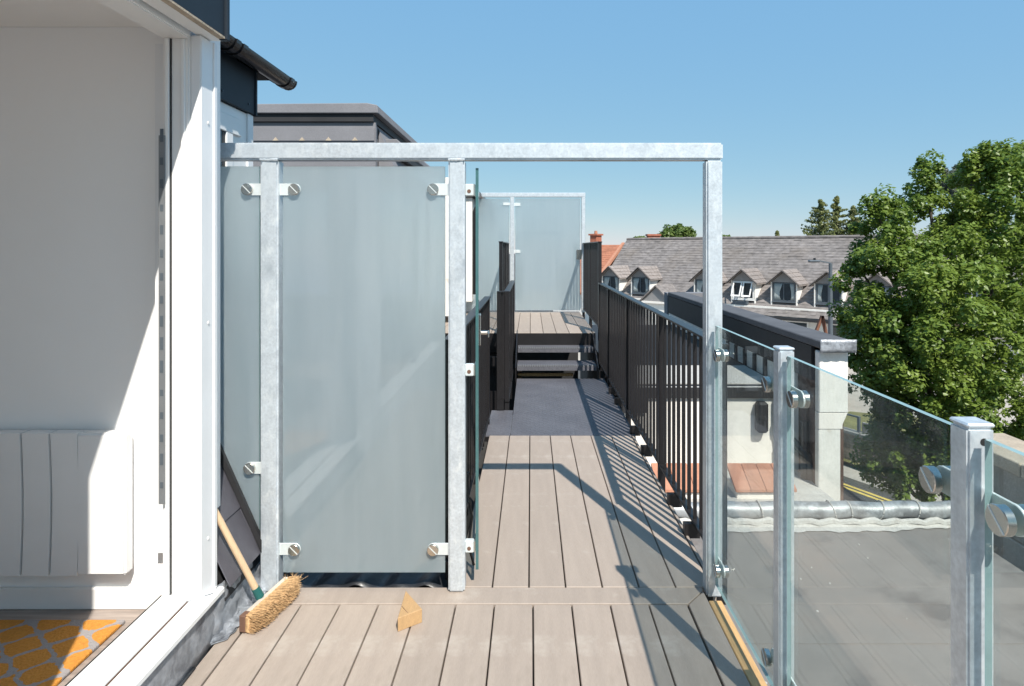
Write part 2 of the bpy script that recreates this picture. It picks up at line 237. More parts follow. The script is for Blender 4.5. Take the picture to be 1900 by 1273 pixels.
# ------------------------------------------------------------------ object helpers
MW = {}                                               # world matrices of parents
def thing(name, label, cat, loc=(0, 0, 0), rz=0.0, group=None, kind=None):
    o = bpy.data.objects.new(name, None); COL.objects.link(o); o.location = loc; o.rotation_euler = (0, 0, rz)
    o.empty_display_size = 0.1
    if label: o['label'] = label
    if cat: o['category'] = cat
    if group: o['group'] = group
    if kind: o['kind'] = kind
    MW[o.name] = Matrix.Translation(loc) @ Matrix.Rotation(rz, 4, 'Z'); return o
def tag(o, label, cat, group=None):
    o['label'] = label; o['category'] = cat
    if group: o['group'] = group
    return o
class MB:
    def __init__(s): s.v = []; s.f = []; s.mi = []
    def add(s, vs, fs, mi=0):
        b = len(s.v); s.v += [Vector(v) for v in vs]; s.f += [tuple(b + i for i in f) for f in fs]; s.mi += [mi] * len(fs); return s
    def box(s, x0, x1, y0, y1, z0, z1, mi=0):
        vs = [(x0, y0, z0), (x1, y0, z0), (x1, y1, z0), (x0, y1, z0), (x0, y0, z1), (x1, y0, z1), (x1, y1, z1), (x0, y1, z1)]
        return s.add(vs, [(0, 3, 2, 1), (4, 5, 6, 7), (0, 1, 5, 4), (1, 2, 6, 5), (2, 3, 7, 6), (3, 0, 4, 7)], mi)
    def obox(s, c, size, mat3, mi=0):
        hx, hy, hz = size[0] / 2, size[1] / 2, size[2] / 2; c = Vector(c)
        vs = [c + mat3 @ Vector(p) for p in ((-hx, -hy, -hz), (hx, -hy, -hz), (hx, hy, -hz), (-hx, hy, -hz), (-hx, -hy, hz), (hx, -hy, hz), (hx, hy, hz), (-hx, hy, hz))]
        return s.add(vs, [(0, 3, 2, 1), (4, 5, 6, 7), (0, 1, 5, 4), (1, 2, 6, 5), (2, 3, 7, 6), (3, 0, 4, 7)], mi)
    def bar(s, p, q, w, h, up=(0, 0, 1)):
        p, q = Vector(p), Vector(q); y = (q - p).normalized(); x = y.cross(Vector(up)).normalized(); z = x.cross(y)
        return s.obox((p + q) / 2, (w, (q - p).length, h), Matrix((x, y, z)).transposed())
    def prism(s, poly, axis, a, b, mi=0):
        """poly: 2D points; extruded along axis ('x': poly=(y,z), 'y': (x,z), 'z': (x,y))"""
        def P(u, v, w): return {'x': (w, u, v), 'y': (u, w, v), 'z': (u, v, w)}[axis]
        n = len(poly); vs = [P(u, v, a) for u, v in poly] + [P(u, v, b) for u, v in poly]
        fs = [tuple(range(n))[::-1], tuple(range(n, 2 * n))] + [(i, (i + 1) % n, n + (i + 1) % n, n + i) for i in range(n)]
        return s.add(vs, fs, mi)
    def tube(s, p, q, r0, r1=None, n=10, cap=True):
        r1 = r0 if r1 is None else r1; p, q = Vector(p), Vector(q); d = (q - p).normalized()
        a = d.orthogonal().normalized(); b = d.cross(a); vs = []
        for c, r in ((p, r0), (q, r1)):
            vs += [c + (a * math.cos(2 * math.pi * i / n) + b * math.sin(2 * math.pi * i / n)) * r for i in range(n)]
        fs = [(i, (i + 1) % n, n + (i + 1) % n, n + i) for i in range(n)]
        if cap: fs += [tuple(range(n))[::-1], tuple(range(n, 2 * n))]
        return s.add(vs, fs)
    def path(s, pts, r, n=8):
        pts = [Vector(p) for p in pts]; rings = []; a = None
        for i, p in enumerate(pts):
            d = (pts[min(i + 1, len(pts) - 1)] - pts[max(i - 1, 0)]).normalized()
            a = d.orthogonal().normalized() if a is None else (a - d * a.dot(d)).normalized(); b = d.cross(a)
            rr = r[i] if isinstance(r, (list, tuple)) else r
            rings.append([p + (a * math.cos(2 * math.pi * k / n) + b * math.sin(2 * math.pi * k / n)) * rr for k in range(n)])
        vs = [v for ring in rings for v in ring]; fs = []
        for i in range(len(pts) - 1):
            fs += [(i * n + k, i * n + (k + 1) % n, (i + 1) * n + (k + 1) % n, (i + 1) * n + k) for k in range(n)]
        fs += [tuple(range(n))[::-1], tuple(range((len(pts) - 1) * n, len(pts) * n))]
        return s.add(vs, fs)
    def mesh(s, name, bevel=0.0, smooth=False, inv=None, seg=1):
        me = bpy.data.meshes.new(name); vs = [inv @ v for v in s.v] if inv is not None else s.v
        me.from_pydata(vs, [], s.f); me.polygons.foreach_set('material_index', s.mi)
        bm = bmesh.new(); bm.from_mesh(me); bmesh.ops.recalc_face_normals(bm, faces=bm.faces)
        if bevel:
            ed = [e for e in bm.edges if len(e.link_faces) == 2 and e.calc_face_angle(0) > 0.6]
            bmesh.ops.bevel(bm, geom=ed, offset=bevel, segments=seg, affect='EDGES', clamp_overlap=True)
        bm.to_mesh(me); bm.free()
        if smooth:
            me.polygons.foreach_set('use_smooth', [True] * len(me.polygons)); me.set_sharp_from_angle(angle=R(38))
        me.update(); return me
    def build(s, name, m, parent=None, bevel=0.0, smooth=False, kind=None, local=False, seg=1):
        inv = MW[parent.name].inverted() if parent is not None and not local else None
        me = s.mesh(name, bevel, smooth, inv, seg)
        for x in (m if isinstance(m, (list, tuple)) else (m,)): me.materials.append(M[x])
        return put(name, me, parent, kind)
def put(name, me, parent=None, kind=None, mw=None):
    o = bpy.data.objects.new(name, me); COL.objects.link(o)
    if parent is not None:
        o.parent = parent; MW[o.name] = MW[parent.name].copy()
    else: MW[o.name] = Matrix.Identity(4)
    if kind: o['kind'] = kind
    if mw is not None: o.matrix_local = mw
    return o
def bx(name, m, parent, x0, x1, y0, y1, z0, z1, bevel=0.0, kind=None, local=False, seg=1):
    return MB().box(x0, x1, y0, y1, z0, z1).build(name, m, parent, bevel, kind=kind, local=local, seg=seg)
def at(px, py, Y):                                    # a photograph pixel at depth Y as a point of the place
    return Vector(((px - VX) * Y / F, Y, EYE - (py - VY) * Y / F))
def meshmat(me, m): me.materials.append(M[m]); return me

# ================================================================== GROUND
GZ = -4.5
g = MB().box(-400, 400, -60, 600, GZ - 1, GZ).build('ground', 'asphalt', kind='structure')

# ================================================================== FLAT FELT ROOF below the deck
FZ = -0.60
fr = bx('flat_roof', 'felt', None, -1.6, 3.02, -4.0, 4.32, FZ - 0.3, FZ, kind='structure')
m = MB()                                              # lapped felt strip edges: real thin laps
for i in range(3): m.box(-1.5, 3.0, 0.55 + i * 1.25, 0.62 + i * 1.25, FZ + 0.0005, FZ + 0.004)
m.build('felt_lap', 'felt', fr, kind='stuff', local=False)
sp_ = MB()
for i in range(34):
    x, y = random.uniform(0.9, 2.9), random.uniform(0.2, 4.1); r = random.uniform(0.003, 0.008)
    sp_.prism([(x + r * math.cos(a) * random.uniform(.6, 1.3), y + r * math.sin(a)) for a in np.linspace(0, 2 * math.pi, 6)[:-1]], 'z', FZ, FZ + 0.004)
sp_.build('bird_dropping', 'whitecoat', fr, kind='stuff')
bx('roof_body', 'darkroof', fr, -1.6, 3.0, -4.0, 7.5, GZ, FZ - 0.302)
# white painted upstand strip and lagged pipe at the back of the felt
m = MB(); n = 60
vs = []; fs = []
for i in range(n + 1):
    x = 0.85 + 2.15 * i / n
    vs += [(x, 4.245 + 0.008 * math.sin(i * 1.7) + 0.010 * math.sin(i * .63) + 0.006 * random.random() + (0.0 if x < 2.4 else (x - 2.4) * 0.12), FZ + 0.006), (x, 4.315, FZ + 0.008), (x, 4.335, FZ + 0.025)]
for i in range(n): fs += [(i * 3, i * 3 + 3, i * 3 + 4, i * 3 + 1), (i * 3 + 1, i * 3 + 4, i * 3 + 5, i * 3 + 2)]
m.add(vs, fs); m.build('painted_strip', 'whitecoat', fr)
pr = thing('lagged_pipe', 'silver foil wrapped pipe lying along the back edge of the grey felt roof', 'pipe', (1.9, 4.42, -0.46))
pts = [(0.9 + i * 0.06, 4.42 + 0.006 * math.sin(i * 1.1), -0.520 + 0.004 * math.sin(i * .9)) for i in range(37)]
MB().path(pts, [0.062 + 0.0015 * math.sin(i * 2.3) for i in range(37)], 16).build('foil_wrap', 'silver', pr, smooth=True)
for x in (1.35, 1.66, 2.18, 2.3, 2.52, 2.78):
    a = random.uniform(-.35, .35)
    MB().path([(x + a * 0.08 * math.cos(t), 4.42 + 0.067 * math.sin(t), -0.520 + 0.067 * math.cos(t)) for t in np.linspace(-1.5, 4.6, 14)], 0.0045, 5).build('tie', 'whitecoat', pr)
m = MB()
pts = [(0.9 + i * 0.05, 4.345 + 0.008 * math.sin(i * 1.3), FZ + 0.03 + 0.008 * math.sin(i * 2.1)) for i in range(43)]
m.path(pts, [0.022 + 0.007 * random.random() for _ in range(43)], 7); m.build('sealant_bead', 'whitecoat', pr, smooth=True)

# ================================================================== DECK
PZ = 0.0; PT = 0.024; PW = 0.1445; PP = 0.15
deck = thing('deck', None, None, (0, 0, 0), kind='structure')
bx('joist_sheet', 'joist', deck, -1.12, 0.70, -1.2, 4.495, -0.16, -0.045)
bx('edge_joist', 'joist', deck, 0.70, 0.745, 2.5, 4.495, -0.16, -0.03)
def plank_mesh(w, l):
    return meshmat(MB().box(-w / 2, w / 2, 0, l, -PT, 0).mesh('plank', bevel=0.0025), 'plank')
pm = plank_mesh(PW, 3.365)
k0 = 0.008
for k in range(-7, 4):                                # front field of boards: gap lines at 0.008 + 0.15 k
    put('plank', pm, deck, mw=Matrix.Translation((k0 + (k + .5) * PP, -1.0, random.uniform(-.0006, .0006))))
MB().prism([(0.6135, -1.0), (0.6960, -1.0), (0.6960, 2.4580), (0.6135, 2.3660)], 'z', -PT, 0.0).build('plank', 'plank', deck, bevel=0.0025)
put('plank', plank_mesh(0.060, 3.365), deck, mw=Matrix.Translation((k0 - 7 * PP - 0.035, -1.0, 0)))
# picture-frame board across the gate line, mitred at its right end
MB().prism([(-1.10, 2.371), (0.6120, 2.371), (0.6960, 2.4645), (0.6960, 2.485), (-1.10, 2.485)], 'z', -PT, 0.0).build('plank', 'plank', deck, bevel=0.0025)
pm2 = plank_mesh(PW, 2.005)
k1 = -0.158
for k in range(-1, 6):
    put('plank', pm2, deck, mw=Matrix.Translation((k1 + (k + .5) * PP, 2.489, random.uniform(-.0006, .0006))))
bx('edge_trim', 'timber', deck, 0.700, 0.752, -1.0, 2.40, -0.17, -0.004, bevel=0.003)
bx('fascia_plank', 'plank', deck, 0.747, 0.762, 2.50, 4.495, -0.15, -0.002, bevel=0.002)

# ---------------------------------------------------------------- steel walkway, steps, landing
walk = thing('walkway', None, None, (0, 4.5, 0), kind='structure')
def plate(x0, x1, y0, y1): return bx('chequer_plate', 'chequer', walk, x0, x1, y0, y1, -0.012, -0.002)
plate(-0.335, -0.152, 4.503, 5.20); plate(-0.148, 0.775, 4.503, 6.46)
MB().box(-0.34, -0.29, 4.50, 5.2, -0.16, -0.013).box(0.735, 0.775, 4.50, 7.2, -0.16, -0.013).box(-0.15, -0.10, 5.2, 7.0, -0.16, -0.013).build('channel_beam', 'blacksteel', walk, kind='stuff')
def tread(y0, y1, z):
    t = bx('tread', 'chequer', walk, -0.145, 0.70, y0, y1, z - 0.006, z)
    m = MB(); m.box(-0.145, 0.70, y0 - 0.004, y0 + 0.004, z - 0.055, z - 0.001)
    m.build('nosing', 'chequer', t)
    mm = MB()
    for i in range(34): mm.box(-0.135 + i * 0.0245, -0.123 + i * 0.0245, y0 - 0.007, y0 + 0.02, z - 0.012, z + 0.004)
    mm.build('nosing_teeth', 'keepgrey', t, kind='stuff')
tread(6.47, 6.76, 0.137); tread(6.80, 7.06, 0.273)
bx('tan_strip', 'timber', walk, -0.14, 0.46, 6.62, 6.66, -0.01, 0.02)
for x in (-0.165, 0.705):
    MB().prism([(6.42, -0.05), (6.56, -0.05), (7.2, 0.30), (7.2, 0.41), (6.98, 0.41), (6.42, 0.12)], 'x', x, x + 0.012).build('stringer', 'blacksteel', walk)
LZ = 0.41
landing = thing('landing', None, None, (0.3, 8, LZ), kind='structure')
bx('joist_sheet', 'joist', landing, -1.28, 0.73, 7.0, 9.6, LZ - 0.14, LZ - 0.04)
pm3 = plank_mesh(PW, 2.2)
for k in range(-7, 6): put('plank', pm3, landing, mw=Matrix.Translation((k1 + (k + .5) * PP - 0.3, 6.985 - 8, 0)))
bx('cross_plank', 'plank', landing, -1.2, 0.74, 9.19, 9.33, LZ - PT, LZ, bevel=0.002)
bx('edge_channel', 'blacksteel', landing, -1.25, 0.74, 6.968, 6.98, LZ - 0.15, LZ - 0.003)
bx('lower_beam', 'blacksteel', landing, -1.25, -0.18, 7.3, 7.36, -0.15, 0.12)
bx('dark_backing', 'darkroof', landing, -1.3, 0.73, 9.40, 9.44, -1.2, LZ - 0.145)  # dark sheet added to keep the gaps under the steps dark
landing_posts = MB()
for x in (-1.1, -0.6): landing_posts.box(x, x + 0.06, 7.3, 7.36, GZ, LZ - 0.15)
landing_posts.build('support_post', 'blacksteel', landing, kind='stuff')

# ================================================================== HOUSE (left): room, door frame, dormers, mansard
house = thing('dormer_house', 'white and anthracite dormer house with open glazed doorway at left edge', 'house', (-1.6, 1, 0))
RZ = -0.045; CZ = 2.262; WY = 2.42
bx('side_wall', 'paint', house, -4.6, -1.285, WY, WY + 0.10, RZ - 0.3, 2.6)
bx('ceiling', 'ceil', house, -4.6, -1.29, -3.0, WY - 0.002, CZ, CZ + 0.12)
bx('room_floor', 'laminate', house, -4.6, -1.375, -3.0, WY - 0.002, RZ - 0.1, RZ)
bx('back_wall', 'paint', house, -4.7, -4.605, -3.0, WY + 0.1, RZ - 0.3, 2.6)
ew = bx('end_wall', 'paint', house, -4.6, -1.38, -3.1, -3.002, RZ - 0.3, 0.75)  # kept low so sky light enters through the opening above
bx('added_end_window_head', 'white', ew, -4.6, -1.38, -3.1, -3.002, 2.16, 2.26)  # unseen end window, added to brighten the room
for x in (-4.6, -3.5, -2.45, -1.45): bx('added_end_window_mullion', 'white', ew, x, x + 0.07, -3.08, -3.02, 0.751, 2.159)
bx('front_wall', 'cladding', house, -1.37, -1.20, 0.45, 1.12, RZ - 0.6, 2.4)
gw2 = bx('added_side_window', 'white', house, -1.36, -1.24, -3.0, 0.449, 2.16, 2.4)  # unseen wide opening, added to let more sky light into the room
bx('added_window_sill', 'white', gw2, -1.36, -1.20, -3.0, 0.449, RZ - 0.6, 0.10)
bx('added_window_mullion', 'white', gw2, -1.34, -1.27, -1.65, -1.58, 0.101, 2.159)
bx('wall_above_door', 'paint', house, -1.37, -1.25, 1.125, 2.42, 2.262, 2.6)
bx('skirting', 'white', house, -4.6, -1.38, WY - 0.016, WY - 0.001, RZ + 0.001, RZ + 0.085, bevel=0.003)
df = MB()
df.box(-1.37, -1.268, 2.262, 2.335, 0.05, 2.225)          # far jamb
df.box(-1.37, -1.268, 1.125, 1.19, 0.05, 2.225)
dfo = df.build('door_frame', 'white', house, bevel=0.006, seg=2)
bx('frame_head', 'white', dfo, -1.37, -1.262, 1.19, 2.2615, 2.162, 2.2255, bevel=0.006, seg=2)
bx('frame_bead', 'white', dfo, -1.352, -1.338, 2.248, 2.2618, 0.10, 2.161, bevel=0.002)
bx('frame_bead', 'white', dfo, -1.297, -1.283, 2.2545, 2.2618, 0.10, 2.161, bevel=0.002)
bx('frame_gasket', 'slot', dfo, -1.337, -1.333, 2.256, 2.2618, 0.10, 2.161)
kp = bx('lock_keep', 'keepgrey', dfo, -1.372, -1.348, 2.2435, 2.2475, 0.44, 1.80, bevel=0.001)
m = MB()
for z in np.arange(0.5, 1.78, 0.085): m.box(-1.366, -1.354, 2.2425, 2.2445, z, z + random.uniform(.02, .05))
m.build('keep_slot', 'lamp', kp, kind='stuff')
trim = bx('door_trim', 'cladding', house, -1.268, -1.228, 2.268, 2.365, 0.068, 2.178, bevel=0.004, seg=2)
bx('trim_strip', 'cladding', trim, -1.2285, -1.222, 2.352, 2.374, 0.068, 2.178, bevel=0.002)
for z in (0.28, 1.1, 1.86): MB().tube((-1.2285, 2.318, z), (-1.225, 2.318, z), 0.006, n=8).build('screw', 'white', trim)
bx('corner_wall', 'cladding', house, -1.46, -1.378, 2.366, 2.52, 0.20, 2.178)
sill = bx('door_threshold', 'white', house, -1.37, -1.276, 1.0, 2.262, -0.03, 0.098, bevel=0.006, seg=2)
bx('threshold_track', 'tab', sill, -1.352, -1.340, 1.0, 2.258, 0.098, 0.104, bevel=0.001)
bx('threshold_groove', 'slot', sill, -1.375, -1.3705, 1.0, 2.262, RZ, 0.094)
bx('door_sill', 'white', house, -1.274, -1.190, 1.0, 2.37, 0.046, 0.072, bevel=0.005, seg=2)
bx('sill_joint', 'brown', house, -1.2758, -1.2744, 1.0, 2.262, 0.04, 0.0735)
# fascia over the door
fa = bx('door_fascia', 'fascia', house, -1.19, -1.168, -1.0, 2.322, 2.19, 2.78, bevel=0.002)
bx('fascia_end_trim', 'fascia', fa, -1.1905, -1.158, 2.3225, 2.345, 2.178, 2.79, bevel=0.003)
bx('soffit', 'white', house, -1.25, -1.191, -1.0, 2.345, 2.181, 2.198)
bx('soffit_seal', 'stone', house, -1.2, -1.166, -1.0, 2.321, 2.182, 2.1895)
for y, z in ((2.2, 2.36), (1.8, 2.36)): MB().tube((-1.1685, y, z), (-1.165, y, z), 0.006, n=8).build('screw', 'blackpvc', fa)
bx('dormer_roof', 'darkroof', house, -4.6, -1.19, -3.0, 2.345, 2.80, 2.86)
# second dormer, set back
X2 = -1.72; Y2 = 3.70
bx('dormer_wall', 'cladding', house, -3.0, X2 - 0.05, 2.6, Y2 - 0.05, 0.9, 2.45)
win = bx('dormer_window', 'white', house, X2 - 0.05, X2 + 0.02, 2.7, Y2 - 0.06, 1.15, 2.19, bevel=0.004)
bx('window_reveal', 'white', win, X2 + 0.0205, X2 + 0.035, 2.7, 3.55, 2.03, 2.13, bevel=0.004)
bx('window_reveal', 'white', win, X2 + 0.0205, X2 + 0.035, 3.376, 3.45, 1.2, 2.0295, bevel=0.004)
bx('window_gasket', 'slot', win, X2 + 0.0205, X2 + 0.026, 3.345, 3.3755, 1.25, 2.0295)
bx('window_pane', 'pane', win, X2 + 0.0205, X2 + 0.024, 2.75, 3.3445, 1.25, 2.0295)
bx('corner_post', 'cladding', house, X2 - 0.05, X2 + 0.03, Y2 - 0.059, Y2 + 0.01, 0.9, 2.19, bevel=0.003)
f2 = bx('dormer_fascia', 'fascia', house, X2 + 0.02, X2 + 0.042, 2.5, Y2, 2.192, 2.46, bevel=0.002)
bx('fascia_corner', 'fascia', f2, X2 - 1.0, X2 + 0.05, Y2 + 0.0005, Y2 + 0.022, 2.188, 2.465, bevel=0.002)
for y in (3.31, 3.62): MB().tube((X2 + 0.042, y, 2.24), (X2 + 0.046, y, 2.24), 0.006, n=8).build('screw', 'blackpvc', f2)
bx('dormer_roof', 'darkroof', house, -3.2, X2 + 0.06, 2.5, Y2 + 0.25, 2.47, 2.55)
gt = MB()
gx, gz = X2 + 0.115, 2.485; ring = [(gx + 0.056 * math.cos(t), gz + 0.056 * math.sin(t)) for t in np.linspace(math.pi, 2 * math.pi, 11)]
ring += [(gx + 0.050 * math.cos(t), gz + 0.050 * math.sin(t)) for t in np.linspace(2 * math.pi, math.pi, 11)]
vs = []
for y in (2.5, 4.02): vs += [(x, y, z) for x, z in ring]
k = len(ring); gt.add(vs, [(i, (i + 1) % k, k + (i + 1) % k, k + i) for i in range(k)] + [tuple(range(k)), tuple(range(k, 2 * k))])
gut = gt.build('gutter', 'blackpvc', house, smooth=True)
MB().prism([(gx + 0.058 * math.cos(t), gz + 0.058 * math.sin(t)) for t in np.linspace(math.pi, 2 * math.pi, 11)], 'y', 4.021, 4.035).build('stop_end', 'blackpvc', gut)
for y0 in (3.05, 3.2, 3.28, 3.93):
    MB().prism([(gx + 0.0625 * math.cos(t), gz + 0.0625 * math.sin(t)) for t in np.linspace(math.pi, 2 * math.pi, 11)], 'y', y0, y0 + 0.05).build('gutter_bracket', 'blackpvc', gut, smooth=False)
MB().box(gx - 0.09, gx - 0.057, 2.5, 4.02, 2.47, 2.53).build('tile_edge', 'darkroof', house)

HS = 0.93                                             # the doorway side of the house is a little smaller than first drawn
house.scale = (HS, HS, HS); house.location = (-1.6 * HS, 1.0 * HS, (1 - HS) * 1.385)
MW[house.name] = Matrix.Translation(house.location) @ Matrix.Scale(HS, 4)
# lead apron below the sill
def sheet(name, f, nu, nv, m, parent, thick=0.0025, smooth=True):
    b = MB(); vs = [f(i / nu, j / nv) for j in range(nv + 1) for i in range(nu + 1)]
    fs = [(j * (nu + 1) + i, j * (nu + 1) + i + 1, (j + 1) * (nu + 1) + i + 1, (j + 1) * (nu + 1) + i) for j in range(nv) for i in range(nu)]
    b.add(vs, fs); o = b.build(name, m, parent, smooth=smooth)
    md = o.modifiers.new('thickness', 'SOLIDIFY'); md.thickness = thick; md.offset = 0; return o
def rip(u, v, a=0.004): return a * (math.sin(u * 23 + v * 9) + math.sin(u * 51 - v * 17) * .6 + math.sin(v * 29 + u * 5) * .7)
sheet('lead_upstand', lambda u, v: (-1.122 + 0.010 * v + rip(u, v, .002), 0.9 + 1.28 * u, 0.150 - 0.150 * v), 60, 5, 'lead', house)
sheet('lead_skirt', lambda u, v: (-1.130 + 0.03 * v, 0.9 + 1.1 * u, 0.004 + rip(u, v, .001) + .003), 50, 4, 'blackbag', house)
def tongue(u, v):                                       # u along depth, v from the slates down onto the boards
    y = 2.10 + 0.40 * u
    if v < .55: x, z = -1.125 + 0.018 * v / .55, 0.165 - 0.145 * v / .55
    else: x, z = -1.107 + 0.052 * (v - .55) / .45 - (0.014 * (1 - u) if v > .9 else 0) , 0.020 - 0.014 * (v - .55) / .45
    if u < .12: x -= (0.12 - u) * 0.5
    return (x + rip(u, v, .0035), y + rip(v, u, .003), max(0.004, z + rip(u * 1.3, v, .0032)))
sheet('lead_flashing', tongue, 46, 16, 'lead', house)
# mansard slope with slates: x = -1.036 - z / 2.24
SL = math.atan(2.24); su = Vector((-math.cos(SL), 0, math.sin(SL))); sn = Vector((math.sin(SL), 0, math.cos(SL)))
B0 = Vector((-1.036 - 0.15 / 2.24, 0, 0.15))
mans = MB().prism([(-1.036 - 0.1 / 2.24 - .03, 0.1), (-1.036 - 1.62 / 2.24 - .03, 1.62), (-2.6, 1.62), (-2.6, 0.1)], 'y', 2.53, 6.0).build('mansard_slope', 'darkroof', house)
MB().prism([(-1.036 - 0.1 / 2.24 - .03, 0.1), (-1.036 - 0.55 / 2.24 - .03, 0.55), (-1.275, 0.55), (-1.275, 0.1)], 'y', 2.215, 2.529).build('slate_batten', 'darkroof', house)
slm = meshmat(MB().box(-0.124, 0.124, 0, 0.30, 0, 0.005).mesh('slate', bevel=0.001), 'slate')
def slate(par, y, row):
    base = B0 + su * (row * 0.20) + Vector((0, y, 0))
    tilt = Matrix((Vector((0, 1, 0)), su, sn)).transposed().to_4x4() @ Matrix.Rotation(R(-1.6), 4, 'X')
    off = MW[par.name].inverted() @ Matrix.Translation(base + sn * 0.012)
    put('slate', slm, par, mw=off @ tilt)
half = meshmat(MB().box(-0.062, 0.062, 0, 0.30, 0, 0.005).mesh('slate', bevel=0.001), 'slate')
for row in range(0, 7):
    y = 2.33 + (0.125 if row % 2 else 0)
    if row == 1:
        _b = B0 + su * (row * 0.20) + Vector((0, 2.268, 0)); put('slate', half, house, mw=MW[house.name].inverted() @ Matrix.Translation(_b + sn * 0.012) @ Matrix((Vector((0, 1, 0)), su, sn)).transposed().to_4x4() @ Matrix.Rotation(R(-1.6), 4, 'X'))
    while y < 5.9:
        z = 0.15 + row * 0.2 * math.sin(SL)
        if not (y < 2.58 and row > 1): slate(house, y, row)
        y += 0.25
MB().bar(B0 + Vector((0, 2.46, 0)) + sn * .03, B0 + Vector((0, 2.46, 0)) + su * 0.5 + sn * .03, 0.02, 0.02, up=(0, 1, 0)).build('slate_edge_strip', 'darkroof', house)
# ---------------------------------------------------------------- neighbour dormer block further along
nb = thing('neighbour_dormer', 'grey felt clad dormer with black roof edge seen above the frosted screen', 'house', (-2, 6.5, 0))
Yc = 6.0
bx('felt_cheek', 'feltwall', nb, -3.9, -1.53, Yc, Yc + 0.05, 0.4, 2.62)
bx('cheek_flashing', 'feltwall', nb, -3.9, -1.54, Yc - 0.012, Yc - 0.001, 2.44, 2.56)
for i in range(4):
    x = -2.54 + i * 0.26
    MB().prism([(x, 2.44), (x + 0.06, 2.44), (x + 0.03, 2.475)], 'y', Yc - 0.014, Yc - 0.0125).build('exposed_clip', 'stone', nb)
bx('dormer_body', 'feltwall', nb, -3.9, -1.56, Yc + 0.051, 8.6, 0.4, 2.62)
bx('roof_soffit', 'darkroof', nb, -3.9, -1.545, Yc - 0.03, 8.8, 2.625, 2.70)
MB().prism([(-3.9, 2.70), (-1.555, 2.70), (-1.49, 2.70), (-1.50, 2.78), (-1.60, 2.80), (-3.9, 2.78)], 'y', Yc - 0.06, 8.9).build('roof_felt', 'feltwall', nb, bevel=0.006)
MB().prism([(-1.55, 2.1), (-1.55, 2.6), (-1.40, 2.24), (-1.36, 2.1)], 'y', Yc + 0.2, 8.6).build('side_slope', 'feltwall', nb)
MB().prism([(-1.56, 2.42), (-1.36, 2.42), (-1.36, 2.48), (-1.40, 2.52), (-1.56, 2.52)], 'y', 6.35, 9.6).build('lower_roof_edge', 'feltwall', nb, bevel=0.005)
bx('lower_soffit', 'darkroof', nb, -1.54, -1.37, 6.36, 9.6, 2.34, 2.419)
bx('white_wall', 'whiterender', nb, -1.5, -1.02, 7.9, 8.6, 0.5, 2.30)
nw = bx('side_window', 'white', nb, -1.54, -1.50, 6.4, 7.9, 0.9, 2.30)
bx('window_pane', 'pane', nw, -1.4995, -1.495, 6.5, 7.8, 1.0, 2.2)
# third dormer: white wall with gutter just left of the middle post
tb = thing('white_dormer', 'white rendered dormer with black gutter end beside middle steel post', 'house', (-1, 9.8, 0))
bx('white_wall', 'whiterender', tb, -1.75, -0.86, 8.9, 11.5, 0.6, 2.12)
bx('roof_edge', 'darkroof', tb, -1.8, -0.84, 8.85, 11.6, 2.125, 2.30)
MB().tube((-0.79, 8.9, 2.17), (-0.79, 11.5, 2.17), 0.055, n=12).build('gutter', 'blackpvc', tb, smooth=True)
MB().path([(-0.79, 9.0, 2.11), (-0.79, 9.0, 2.0), (-0.84, 9.0, 1.9), (-0.84, 9.0, 0.7)], 0.033, 8).build('downpipe', 'blackpvc', tb, smooth=True)
# black sheeting lying under the frosted screen
def bag(u, v): return (-1.05 + 0.72 * u, 2.50 + 0.35 * v, -0.02 + 0.05 * v + 0.012 * math.sin(u * 17 + v * 3) + 0.01 * math.sin(u * 31 - v * 5))
sheet('roof_membrane', bag, 40, 8, 'blackbag', house)

# ================================================================== NEAR PRIVACY SCREEN (galvanised frame, frosted glass, open glass door)
GY = 2.445; T = 0.065
scr = thing('privacy_screen', 'galvanised steel frame with frosted glass panels and open door across the deck', 'screen', (-0.3, GY, 0))
bx('top_rail', 'galv', scr, -1.40, 0.773, GY, GY + T, 1.740, 1.808, bevel=0.007, seg=2)
POSTS = ((-1.088, -1.016), (-0.332, -0.266))
for x0, x1 in POSTS:
    bx('post', 'galv', scr, x0, x1, GY + 0.001, GY + T - 0.001, 0.001, 1.739, bevel=0.007, seg=2)
bx('post', 'galv', scr, 0.706, 0.771, GY + 0.001, GY + T - 0.001, -0.02, 1.739, bevel=0.007, seg=2)
def weld(x0, x1): 
    pts = [(x0 + (x1 - x0) * i / 12, GY - 0.001, 1.738 + 0.002 * random.random()) for i in range(13)]
    MB().path(pts, [0.004 + 0.002 * random.random() for _ in pts], 6).build('weld_bead', 'galv', scr, smooth=True)
weld(-1.088, -1.016); weld(-0.332, -0.266)
def disc_clamp(par, c, axis, r=0.023, h=0.02, ang=45):
    """round stainless clamp with a slotted face; axis = outward direction of the face"""
    c, a = Vector(c), Vector(axis); t1 = a.orthogonal().normalized(); t2 = a.cross(t1)
    o = MB().tube(c, c + a * h, r, n=24).build('clamp_disc', 'stainless', par, bevel=0.0015, smooth=True)
    if abs(a.z) < .9: t1, t2 = a.cross(Vector((0, 0, 1))).normalized(), Vector((0, 0, 1))
    d = t1 * math.cos(R(ang)) + t2 * math.sin(R(ang)); q = a.cross(d)
    MB().obox(c + a * (h + 0.0003), (0.0032, 2 * r * .96, 0.0012), Matrix((q, d, a)).transposed()).build('slot', 'tab', o)
    return o
GP = GY + 0.028                                        # glass plane
